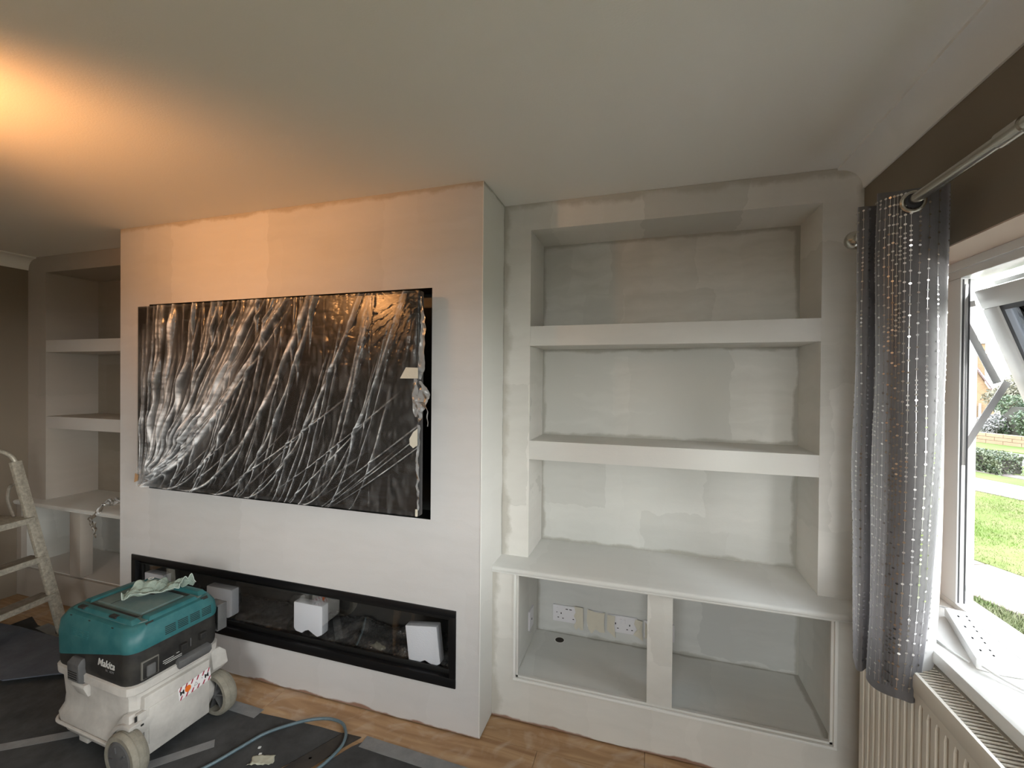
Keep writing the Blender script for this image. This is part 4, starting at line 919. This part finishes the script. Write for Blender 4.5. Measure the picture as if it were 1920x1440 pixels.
# wheels
def wheel(cx, cy, cz, r, wd, cap=True):
    w = MB().lathe([(r-.028, -wd/2+.004), (r-.022, -wd/2), (r-.008, -wd/2), (r-.002, -wd/2+.006), (r, -wd*.25), (r, wd*.25), (r-.002, wd/2-.006), (r-.008, wd/2), (r-.022, wd/2), (r-.028, wd/2-.004)], (cx, cy, cz), 'y', 40)
    mbt = MB(); prof = [(r-.024, -wd/2), (r-.008, -wd/2), (r-.002, -wd/2+.006), (r, -wd*.2), (r-.002, -wd*.18), (r-.002, -wd*.14), (r, -wd*.12), (r, wd*.12), (r-.002, wd*.14), (r-.002, wd*.18), (r, wd*.2), (r-.002, wd/2-.006), (r-.008, wd/2), (r-.024, wd/2)]
    n = 44; vs = []; fs = []
    for rr_, h in prof:
        for k in range(n): a = 2*PI*k/n; vs.append((cx+rr_*math.cos(a), cy+h, cz+rr_*math.sin(a)))
    m = len(prof)
    for i in range(m):
        for k in range(n): fs.append((i*n+k, i*n+(k+1) % n, ((i+1) % m)*n+(k+1) % n, ((i+1) % m)*n+k))
    o = mbt.add(vs, fs).build('wheel', m_tyre, vc, smooth=True, local=True, angle=35)
    w = o
    def sub(mb, nm, mat, bevel=0):
        q = mb.build(nm, mat, w, local=True, bevel=bevel); return q
    if cap:
        sub(MB().lathe([(r-.024, -wd/2+.010), (r-.026, -wd/2+.003), (r-.034, -wd/2-.001), (.004, -wd/2-.004)], (cx, cy, cz), 'y', 36), 'hub_cap', m_cap)
        for k in range(5):
            a = math.radians(90+72*k+20); c = Vector((cx+.040*math.cos(a), cy-wd/2-.0035, cz+.040*math.sin(a))); d = Vector((math.cos(a), 0, math.sin(a)))
            sub(MB().obox(c, d*.011, Vector((-d.z, 0, d.x))*.0025, (0, .002, 0)), 'cap_rib', m_blk2)
    else:
        sub(MB().lathe([(r-.024, wd*.1), (.004, wd*.1+.002)], (cx, cy, cz), 'y', 30), 'wheel_disc', m_pin)
        sub(MB().lathe([(.016, -wd*.45), (.016, wd*.2)], (cx, cy, cz), 'y', 16), 'hub', m_cap)
        for k in range(6):
            a = PI/3*k+.2; d = Vector((math.cos(a), 0, math.sin(a))); c = Vector((cx, cy-wd*.12, cz))+d*(r*.45)
            sub(MB().obox(c, d*(r*.33), Vector((-d.z, 0, d.x))*.0022, (0, wd*.25, 0)), 'spoke', m_cap)
    return w
wheel(.247, -.188, .0965, .094, .056, True); wheel(.238, .178, .0965, .094, .056, False)
# arch over the near wheel
arc_o = [(.247+.116*math.cos(a*PI/14), .0965+.116*math.sin(a*PI/14)) for a in range(6, 16)]; arc_i = [(.247+.099*math.cos(a*PI/14), .0965+.099*math.sin(a*PI/14)) for a in range(6, 16)]
MB().prism(arc_o+arc_i[::-1], -.194, -.150, 'y').build('wheel_arch', m_tank, vc, bevel=.004, local=True)
for x, y in ((-.20, -.11), (-.20, .11)):
    MB().lathe([(.026, -.012), (.028, -.008), (.028, .008), (.026, .012)], (x, y, .028), 'y', 20).build('castor', m_blk, vc, smooth=True, local=True)
    MB().box(x-.02, y-.018, .03, x+.02, y+.018, .062).build('castor_fork', m_blk2, vc, local=True, bevel=.003)
MB().box(-.13, -.155, .02, -.07, -.12, .055).build('foot', m_tank, vc, local=True, bevel=.004)

for o in vc.children:                                                # lid sits a little higher on its band
    if o.name.startswith('wheel'): continue
    for v in o.data.vertices:
        if v.co.z > .43: v.co.z += .026*min(1, (v.co.z-.43)/.02)
# ------------------------------------------------------------------ rumpled cloth on the lid
m_cloth = flat('grey_microfibre', (.17, .215, .185), .9, spec=.1, bump=.6, bscale=220, var=.6, vscale=22, col2=(.31, .37, .32))
m_hem = flat('pale_cloth_hem', (.42, .48, .44), .8)
def clothf(a, b):
    # two lobes: broad left part, narrower right twist
    s = a; w = .085*(1-.45*s+.30*math.sin(PI*s*1.2))*(1 if s < .55 else 1-.25*math.sin((s-.55)*7))
    cx = -.075+.245*s; cy = -.005+.085*s-.02*math.sin(s*5); t = (b-.5)*2
    x = cx+.020*math.sin(t*3+s*6)+.012*t; yv = cy+t*w
    n = noise.noise(Vector((s*4.5, t*1.8, 2)))+.5*noise.noise(Vector((s*9, t*4, 5)))
    z = .013+.040*max(0, (1-t*t))*(.55+.45*math.cos(s*5.5))+.016*n+.010*abs(math.sin(t*5+s*9))
    z += .012*math.exp(-((t+1)/.12)**2)*(.5+.5*math.sin(s*16))
    return (x*.50+.012, yv*.98, max(.0025, z*1.12+.006*abs(noise.noise(Vector((s*14, t*6, 8))))))
cl = thing('microfibre_cloth', 'rumpled grey-green cloth lying on the lid of the vacuum', 'cloth', (-1.440, -.362, .5745), (0, 0, math.radians(-6)))
MB().grid(clothf, 90, 50).build('fabric', m_cloth, cl, smooth=True, fix=False, local=True, angle=180, solid=.0016)
MB().tube([Vector(clothf(k/60, 0))+Vector((0, 0, .001)) for k in range(61)], .0014, 6).build('hem', m_hem, cl, smooth=True, local=True)
MB().tube([Vector(clothf(1, k/30))+Vector((0, 0, .001)) for k in range(31)], .0014, 6).build('hem', m_hem, cl, smooth=True, local=True)

# ------------------------------------------------------------------ stepladder
m_alu = flat('paint_splashed_aluminium', (.27, .25, .21), .45, metal=.3, var=.5, vscale=60, col2=(.62, .59, .50), bump=.1, bscale=80)
m_tread = flat('worn_brown_tread', (.13, .105, .08), .6, var=.6, vscale=25, col2=(.26, .24, .20))
ld = thing('stepladder', 'paint-splashed aluminium stepladder at the left edge, in front of the left alcove', 'stepladder', (-2.75, -.25, .004))
tv_ = Vector((.17, -.985, 0)).normalized(); lv = Vector((-.268, -.085, 1.0))         # tread direction, stile direction per metre of height
F0 = Vector((-2.678, -.028, .006)); LW = .46
def stile(base, z0, z1): return [base+lv*z0, base+lv*z1]
hoop = []
for k in range(13):
    a = PI/2*k/12; hoop.append(F0+lv*(1.02+.085*math.sin(a))+tv_*(.085*(1-math.cos(a))))
hoop2 = [F0+tv_*LW-(p-F0-lv*((p-F0).z))+lv*((p-F0).z) for p in hoop][::-1]
MB().bar(F0, F0+lv*1.03, .024, .052, tv_).build('front_stile', m_alu, ld, bevel=.003)
MB().bar(F0+tv_*LW, F0+tv_*LW+lv*1.03, .024, .052, tv_).build('front_stile', m_alu, ld, bevel=.003)
mid = [hoop[-1].lerp(F0+tv_*(LW-.085)+lv*1.105, .5)]
MB().tube(hoop+mid+[F0+tv_*(LW-(.085*(1-math.cos(PI/2*k/12))))+lv*(1.02+.085*math.sin(PI/2*k/12)) for k in range(12, -1, -1)], .0125, 10).build('top_hoop', m_alu, ld, smooth=True)
hd = Vector((-.95, -.16, 0)).normalized()
for z, nm in ((.235, 'tread'), (.460, 'tread')):
    a = F0+lv*z; b = a+tv_*LW; c = (a+b)/2+hd*.028; w = tv_*LW/2*.985
    t = MB().obox(c, w, hd*.045, (0, 0, .004)).build(nm, m_tread, ld)
    MB().obox(c-hd*.046+Vector((0, 0, -.010)), w*1.03, hd*.004, (0, 0, .016)).build('tread_lip', m_alu, t)
    MB().obox(c+hd*.046+Vector((0, 0, -.010)), w, hd*.003, (0, 0, .014)).build('tread_lip', m_alu, t)
a = F0+lv*.695; c = a+tv_*LW/2+hd*.10; t = MB().obox(c, tv_*LW/2*.97, hd*.125, (0, 0, .005)).build('platform', m_alu, ld, bevel=.002)
MB().obox(c-hd*.126+Vector((0, 0, -.012)), tv_*LW/2, hd*.004, (0, 0, .017)).build('platform_lip', m_alu, t)
rb = F0+lv*.70+hd*.20+tv_*.03; rf = F0+hd*.62+tv_*.03
for s_ in (0, LW-.06): MB().bar(Vector((rf.x, rf.y, .006))+tv_*s_, rb+tv_*s_, .018, .034, tv_).build('rear_leg', m_alu, ld, bevel=.002)
MB().bar(Vector((rf.x, rf.y, .2)).lerp(rb, .02), Vector((rf.x, rf.y, .2)).lerp(rb, .02)+tv_*(LW-.06), .012, .03).build('rear_brace', m_alu, ld)
MB().tube(spline([F0+lv*.90+hd*.02+tv_*.02, F0+lv*.88+hd*.06+tv_*.02, F0+lv*.80+hd*.10+tv_*.02, F0+lv*.70+hd*.09+tv_*.02], 6), .009, 8).build('platform_brace', m_tread, ld, smooth=True)
for b in (F0, F0+tv_*LW): MB().obox(b+lv*.012, tv_*.016, hd*.030, (0, 0, .016)).build('foot', m_gasket, ld)

# ------------------------------------------------------------------ clear bag and dark case on the left worktop
m_bag = film('crumpled_bag', milk=.30, rough=.2, refl=1.8)
bgt = thing('plastic_bag', 'crumpled clear plastic bag hanging over the left worktop edge beside the chimney breast', 'plastic bag', (-2.55, .19, .676))
ragged([(-2.40, .24, .735), (-2.54, .215, .748), (-2.63, .19, .742), (-2.672, .165, .715)], [.07, .08, .06, .03], m_bag, 'bag_body', bgt, seed=11, n=14, wdir=(0, .5, -.8), amp=.018)
ragged([(-2.655, .170, .735), (-2.70, .150, .680), (-2.725, .138, .640), (-2.705, .136, .590), (-2.690, .138, .545), (-2.678, .138, .520)], [.05, .05, .035, .045, .02, .008], m_bag, 'hanging_tail', bgt, seed=15, n=12, amp=.014)
ragged([(-2.74, .140, .665), (-2.755, .138, .635), (-2.735, .138, .60), (-2.71, .137, .575)], [.012, .022, .018, .006], m_bag, 'hanging_tail', bgt, seed=18, n=8, amp=.010)
tag(MB().box(-2.56, .20, .676, -2.42, .27, .705).build('dark_case', m_black, bevel=.006), 'small black case under the plastic bag on the left worktop', 'case')

# ------------------------------------------------------------------ ceiling spotlight (just outside the view)
m_warm = bpy.data.materials.new('lamp_glow'); m_warm.use_nodes = True; q = m_warm.node_tree.nodes['Principled BSDF']
q.inputs['Emission Color'].default_value = (1, .50, .17, 1); q.inputs['Emission Strength'].default_value = 25
LB = Vector((-1.34, -1.47, 2.15)); LT = Vector((-1.27, -.10, 2.42)); ld_ = (LT-LB).normalized()
pn = thing('ceiling_spotlight', 'brass ceiling spotlight turned towards the chimney breast, outside the view', 'lamp', (LB.x, LB.y, H))
MB().lathe([(.05, H-.025), (.05, H-.001)], (LB.x-.03, LB.y-.05, 0), 'z', 24).build('ceiling_rose', m_upvc, pn)
MB().tube([(LB.x-.03, LB.y-.05, H-.02), (LB.x-.04, LB.y-.06, LB.z-.03)], .006, 8).build('arm', m_chrome, pn)
qa = ld_.orthogonal().normalized(); qb = ld_.cross(qa); vs = []
for h_, r_ in ((-.11, .02), (-.09, .038), (.0, .046)):
    vs += [LB+ld_*h_+(qa*math.cos(k*PI/12)+qb*math.sin(k*PI/12))*r_ for k in range(24)]
MB().add(vs, [(i_*24+k, i_*24+(k+1) % 24, (i_+1)*24+(k+1) % 24, (i_+1)*24+k) for i_ in range(2) for k in range(24)]+[tuple(range(23, -1, -1))]).build('head', flat('brass_shade', (.45, .30, .14), .4, metal=.6), pn, smooth=True, fix=False)
MB().add([LB-ld_*.012+(qa*math.cos(k*PI/12)+qb*math.sin(k*PI/12))*.040 for k in range(24)], [tuple(range(24))]).build('bulb', m_warm, pn, fix=False)
light('spotlight_beam', 'SPOT', LB+ld_*.004, 18, (1, .43, .14), shadow_soft_size=.04, spot_size=math.radians(108), spot_blend=1.0, target=LT)

# ------------------------------------------------------------------ outdoors
G = -.25
tdir = Vector((.40, -.917, 0)); ndir = Vector((.917, .40, 0))
def P2(n_, t_, z=G): v = ndir*n_+tdir*t_; return (v.x, v.y, z)
struct(MB().box(-60, -60, G-.4, 60, 90, G-.03).build('ground', flat('garden_soil', (0.050, 0.038, 0.025), .9)))
def band(name, n0, n1, z0, z1, mat, t0=-30, t1=12, div=1):
    mb = MB(); a = [P2(n0, t0), P2(n1, t0), P2(n1, t1), P2(n0, t1)]
    vs = [(p[0], p[1], z0) for p in a]+[(p[0], p[1], z1) for p in a]
    return struct(mb.add(vs, [(0,3,2,1),(4,5,6,7),(0,1,5,4),(1,2,6,5),(2,3,7,6),(3,0,4,7)]).build(name, mat))
def grassm(nm, a, b, c=None, sc=1.4):
    m = flat(nm, a, .9, spec=.1, var=.8, vscale=sc, col2=b, bump=1, bscale=30); return m
m_gr1 = grassm('lawn_green', (0.063, 0.107, 0.014), (0.108, 0.108, 0.046)); m_gr2 = grassm('lawn_far', (0.053, 0.101, 0.016), (0.098, 0.113, 0.044), sc=.6)
m_con = flat('pinkish_concrete', (0.109, 0.089, 0.078), .9, var=.7, vscale=3, col2=(0.112, 0.098, 0.089), bump=.5, bscale=40)
m_slab = flat('paving_slab', (0.103, 0.080, 0.065), .9, var=.8, vscale=4, col2=(0.122, 0.105, 0.088), bump=.6, bscale=35)
m_road = flat('pale_asphalt', (0.092, 0.090, 0.092), .9, var=.5, vscale=3, col2=(0.099, 0.095, 0.095))
band('lawn', 2.0, 4.22, G-.1, G-.015, m_gr1); band('lawn', 5.17, 8.55, G-.1, G, m_gr1); band('lawn', 9.85, 10.5, G-.1, G, m_gr2); band('lawn', 10.95, 12.3, G-.1, G, m_gr2); band('lawn', 14.6, 30, G-.1, G, m_gr2)
band('pavement', 8.6, 9.8, G-.1, G+.004, m_con); band('kerb_path', 10.55, 10.9, G-.1, G+.005, m_con); band('road', 12.35, 14.55, G-.1, G-.02, m_road)
pb = band('path_bed', 4.22, 5.17, G-.12, G-.03, flat('path_mortar', (0.059, 0.038, 0.029), .95))
t_ = -4.6; k = 0
while t_ < 1.5:
    L2 = .88; a = [P2(4.25, t_+.006), P2(5.14, t_+.006), P2(5.14, t_+L2-.012), P2(4.25, t_+L2-.012)]; dz = random.uniform(-.004, .004)
    MB().add([(p[0], p[1], G-.04) for p in a]+[(p[0], p[1], G+.006+dz) for p in a], [(0,3,2,1),(4,5,6,7),(0,1,5,4),(1,2,6,5),(2,3,7,6),(3,0,4,7)]).build('paving_slab', m_slab, pb, bevel=.008)
    t_ += L2
def blades(name, n0, n1, t0, t1, N, h, mat, lab, seed):
    g = np.random.default_rng(seed); n_ = g.uniform(n0, n1, N); t = g.uniform(t0, t1, N)
    P = np.stack([ndir.x*n_+tdir.x*t, ndir.y*n_+tdir.y*t, np.full(N, G-.015)], -1); a = g.uniform(0, 2*PI, N)
    hh = g.uniform(.5, 1.2, N)*h*(.6+.8*(np.sin(P[:, 0]*3.1)*np.sin(P[:, 1]*2.7)+1)/2); w = .004+.002*g.random(N); lean = g.uniform(.1, .9, N)*hh; b = g.uniform(0, 2*PI, N)
    d = np.stack([np.cos(a), np.sin(a), 0*a], -1)*w[:, None]; l = np.stack([np.cos(b)*lean, np.sin(b)*lean, hh], -1)
    V = np.stack([P-d, P+d, P+l*.55+d*.7+[0, 0, 0], P+l], 1).reshape(-1, 3); i = np.arange(N)*4
    me = bpy.data.meshes.new(name); me.from_pydata(V.tolist(), [], np.stack([i, i+1, i+2, i+3], -1).tolist()); me.materials.append(mat)
    o = bpy.data.objects.new(name, me); C.objects.link(o); return tag(o, lab, 'grass', kind='stuff')
m_bl = flat('grass_blade', (0.067, 0.121, 0.017), .7, spec=.2, var=.8, vscale=2.2, col2=(0.144, 0.138, 0.069))
m_bl2 = flat('grass_blade_near', (0.081, 0.114, 0.037), .7, spec=.2, var=.8, vscale=4, col2=(0.158, 0.150, 0.098))
blades('near_grass', 3.2, 4.25, -2.6, .8, 26000, .07, m_bl2, 'long pale grass growing between the window and the paving slabs', 1)
blades('lawn_grass', 5.15, 8.6, -6.5, -.8, 52000, .035, m_bl, 'bright green mown grass beyond the paving slabs', 2)
def leaves(c, R_, N, size, seed, lumps=9, flatz=.75):
    g = np.random.default_rng(seed); cs = [Vector((g.uniform(-1, 1)*R_[0]*.6, g.uniform(-1, 1)*R_[1]*.6, g.uniform(-.5, .75)*R_[2]*.7)) for _ in range(lumps)]
    mb = MB(); vs = []; fs = []
    for i in range(N):
        k = cs[int(g.integers(lumps))]; v = g.normal(size=3); v /= np.linalg.norm(v); rr_ = .50*(.75+.35*g.random())
        p = Vector(c)+k+Vector((v[0]*R_[0]*rr_, v[1]*R_[1]*rr_, v[2]*R_[2]*rr_*flatz))
        a = Vector(g.normal(size=3)).normalized()*size*(.6+.8*g.random()); b = Vector(g.normal(size=3)); b = (b-a*b.dot(a)/a.length_squared).normalized()*a.length*.45
        n0 = len(vs); vs += [p-a, p+b, p+a, p-b]; fs.append((n0, n0+1, n0+2, n0+3))
    return mb.add(vs, fs)
def bush(name, lab, c, R_, N, size, seed, mat, **k):
    t = thing(name, lab, 'bush' if name != 'hedge' else 'hedge', (c[0], c[1], G))
    leaves(c, R_, N, size, seed, **k).build('foliage', mat, t, fix=False)
    MB().loft([[(c[0]+p[0]*s_, c[1]+p[1]*s_, z) for p in R(R_[0]*.5, R_[1]*.5, min(R_[0], R_[1])*.3, 0, 3)] for s_, z in ((.8, G), (1.1, c[2]), (.7, c[2]+R_[2]*.4))]).build('twigs', flat('dark_twig', (0.013, 0.013, 0.008), .9), t)
    return t
m_lf1 = flat('dark_leaf', (0.021, 0.042, 0.021), .5, var=.8, vscale=5, col2=(0.061, 0.086, 0.043)); m_lf2 = flat('olive_leaf', (0.084, 0.084, 0.055), .7, var=.8, vscale=4, col2=(0.144, 0.137, 0.101)); m_lf3 = flat('hedge_leaf', (0.025, 0.042, 0.019), .5, var=.9, vscale=8, col2=(0.079, 0.094, 0.050))
hb = thing('hedge', 'low clipped hedge beyond the lawn, seen through the open window', 'hedge', (7.4, 10.0, G))
hm = MB(); g = np.random.default_rng(3); vs = []; fs = []
for i in range(9000):
    n_, t2 = g.uniform(10.55, 11.25), g.uniform(-8.6, -5.72); z = g.uniform(0, .40)*(1-.25*max(0, (t2+6.1)/.4)); f = int(g.integers(3))
    if f == 0: n_ = 10.55+.05*g.random()
    elif f == 1: z = .36+.05*g.random()-(.08*max(0, (t2+6.1)/.4))
    p = Vector(P2(n_+.04*math.sin(t2*9), t2, G+z)); a = Vector(g.normal(size=3)).normalized()*.028; b = Vector(g.normal(size=3)).cross(a).normalized()*.014
    n0 = len(vs); vs += [p-a, p+b, p+a, p-b]; fs.append((n0, n0+1, n0+2, n0+3))
hm.add(vs, fs).build('foliage', m_lf3, hb, fix=False)
mbh = MB(); a = [P2(10.62, -8.55), P2(11.2, -8.55), P2(11.2, -5.85), P2(10.62, -5.85)]
mbh.add([(p[0], p[1], G) for p in a]+[(p[0], p[1], G+.33) for p in a], [(0,3,2,1),(4,5,6,7),(0,1,5,4),(1,2,6,5),(2,3,7,6),(3,0,4,7)]).build('twigs', flat('hedge_core', (0.013, 0.012, 0.008), .9), hb)
bush('bush', 'large dark green bush behind the garden wall', (12.95, 17.6, .42), (.95, 1.1, .95), 9000, .05, 5, m_lf1)
bush('bush', 'olive-brown shrub above the dark green bush', (14.1, 19.6, 1.1), (1.1, 1.2, 1.1), 7000, .055, 8, m_lf2)
bush('bush', 'small pale grey bush against the house wall', (12.35, 18.2, .05), (.50, .5, .55), 2500, .04, 12, flat('pale_grey_leaf', (0.176, 0.176, 0.176), .8, var=.6, vscale=5, col2=(0.198, 0.198, 0.198)))
# garden wall of stone blocks
m_stone = flat('tan_garden_wall', (0.151, 0.105, 0.063), .9, var=.7, vscale=3, col2=(0.173, 0.130, 0.086), bump=.6, bscale=20)
gw = thing('garden_wall', 'low tan brick garden wall across the road', 'wall', (10.5, 15.6, G))
tt = -14.0; r2 = random.Random(2)
while tt < -5.5:
    for row in range(3):
        o_ = (row % 2)*.22; a = [P2(16.0, tt+o_), P2(16.2, tt+o_), P2(16.2, tt+.43+o_), P2(16.0, tt+.43+o_)]; z0 = G+row*.105
        MB().add([(p[0], p[1], z0) for p in a]+[(p[0], p[1], z0+.097) for p in a], [(0,3,2,1),(4,5,6,7),(0,1,5,4),(1,2,6,5),(2,3,7,6),(3,0,4,7)]).build('stone_block', m_stone, gw)
    tt += .44
# brick house beyond: built in its own frame, x along the facade, y away
def brickm():
    m, nt, b = new_mat('tan_brickwork'); tc_ = nd(nt, 'ShaderNodeTexCoord'); br = nd(nt, 'ShaderNodeTexBrick'); b.inputs['Roughness'].default_value = .9
    mp = nd(nt, 'ShaderNodeMapping'); mp.inputs['Rotation'].default_value = (PI/2, 0, 0); nt.links.new(tc_.outputs['Object'], mp.inputs[0]); nt.links.new(mp.outputs[0], br.inputs['Vector'])
    br.inputs['Scale'].default_value = 4.5; br.inputs['Color1'].default_value = (.185, .12, .066, 1); br.inputs['Color2'].default_value = (.145, .095, .052, 1); br.inputs['Mortar'].default_value = (.17, .145, .115, 1)
    br.inputs['Mortar Size'].default_value = .012
    nt.links.new(br.outputs[0], b.inputs['Base Color']); return m
m_brick = brickm(); m_tile = flat('plum_roof_tile', (0.084, 0.055, 0.057), .8, var=.7, vscale=6, col2=(0.108, 0.072, 0.072))
hs = thing('house', 'tan brick house with plum tiled roof across the road', 'house', (15.3, 23.7, G), (0, 0, .3004*-1+0))
MB().box(-5, .6, 0, .07, 6, 3.72).build('wall', m_brick, hs, local=True)
MB().box(-5.05, .52, 3.16, .12, .62, 3.24).build('string_course', flat('orange_brick_band', (0.231, 0.118, 0.059), .9), hs, local=True)
MB().box(-5.05, .5, 3.70, .14, 6.1, 3.82).build('parapet_coping', flat('grey_coping', (0.189, 0.181, 0.176), .8), hs, local=True)
MB().prism([(-2.5, 0), (.25, 0), (.25, 1.60), (.07, 1.63), (-.48, 2.75), (-2.5, 2.75)], 0, .6, 'y').build('wall', m_brick, hs, local=True)
rf_ = MB()
A0, A1, B0, B1 = Vector((-.62, -.12, 3.02)), Vector((.16, -.12, 1.56)), Vector((-.10, 1.6, 3.02)), Vector((.72, 1.6, 1.56))
rfp = rf_.add([A0, A1, B1, B0, A0+Vector((0, 0, -.07)), A1+Vector((0, 0, -.07)), B1+Vector((0, 0, -.07)), B0+Vector((0, 0, -.07))], [(0,1,2,3),(7,6,5,4),(0,4,5,1),(1,5,6,2),(2,6,7,3),(3,7,4,0)]).build('roof', m_tile, hs, local=True)
mt = MB()
for i in range(12):
    f = i/12; a, b = A0.lerp(A1, f), B0.lerp(B1, f); a2, b2 = A0.lerp(A1, f+.083), B0.lerp(B1, f+.083); u_ = Vector((0, 0, .035)); v_ = Vector((0, 0, .012))
    mt.add([a+v_, b+v_, b2+u_, a2+u_, a2, b2], [(0, 1, 2, 3), (3, 2, 5, 4)])
mt.build('tile_courses', m_tile, rfp, fix=False, local=True)['kind'] = 'stuff'
MB().box(.10, -.16, 1.44, .20, 1.6, 1.54).build('gutter', m_gasket, hs, local=True)
MB().tube([(.22, .9, 1.45), (.22, .9, .95)], .04, 8).build('downpipe', m_gasket, hs, local=True)
MB().tube([(-.22, -.06, 0), (-.22, -.06, .95)], .04, 8).build('downpipe', m_upvc, hs, local=True)
wf = MB().box(-1.3, -.06, .25, -.33, .02, .85).build('window_frame', m_upvc, hs, local=True)
for (x0, z0) in ((-.80, .30), (-.80, .57), (-.56, .30), (-.56, .57), (-1.1, .30), (-1.1, .57)): MB().box(x0, -.075, z0, x0+.19, -.06, z0+.22).build('pane', flat('dark_pane', (0.084, 0.101, 0.109), .15), wf, local=True)
MB().box(-1.6, -.03, 1.55, -.52, .02, 2.1).build('window_frame', m_upvc, hs, local=True)
tag(MB().prism([(6.30, 6.9), (6.55, 6.25), (6.72, 6.30), (6.60, 6.95)], G, G+.10, 'z').build('kerb_stone', flat('pale_stone', (0.104, 0.108, 0.114), .7), bevel=.03), 'pale flat stone on the lawn beside the window frame', 'stone')
# scooter-blue bin by the house
tag(MB().loft([R(.25, .22, .05, G, 3, 13.0, 21.2), R(.3, .26, .05, G+.55, 3, 13.0, 21.2), R(.3, .26, .05, G+.62, 3, 13.0, 21.2)]).build('bin', flat('pale_blue_plastic', (0.105, 0.160, 0.231), .5)), 'pale blue bin by the house wall', 'bin')
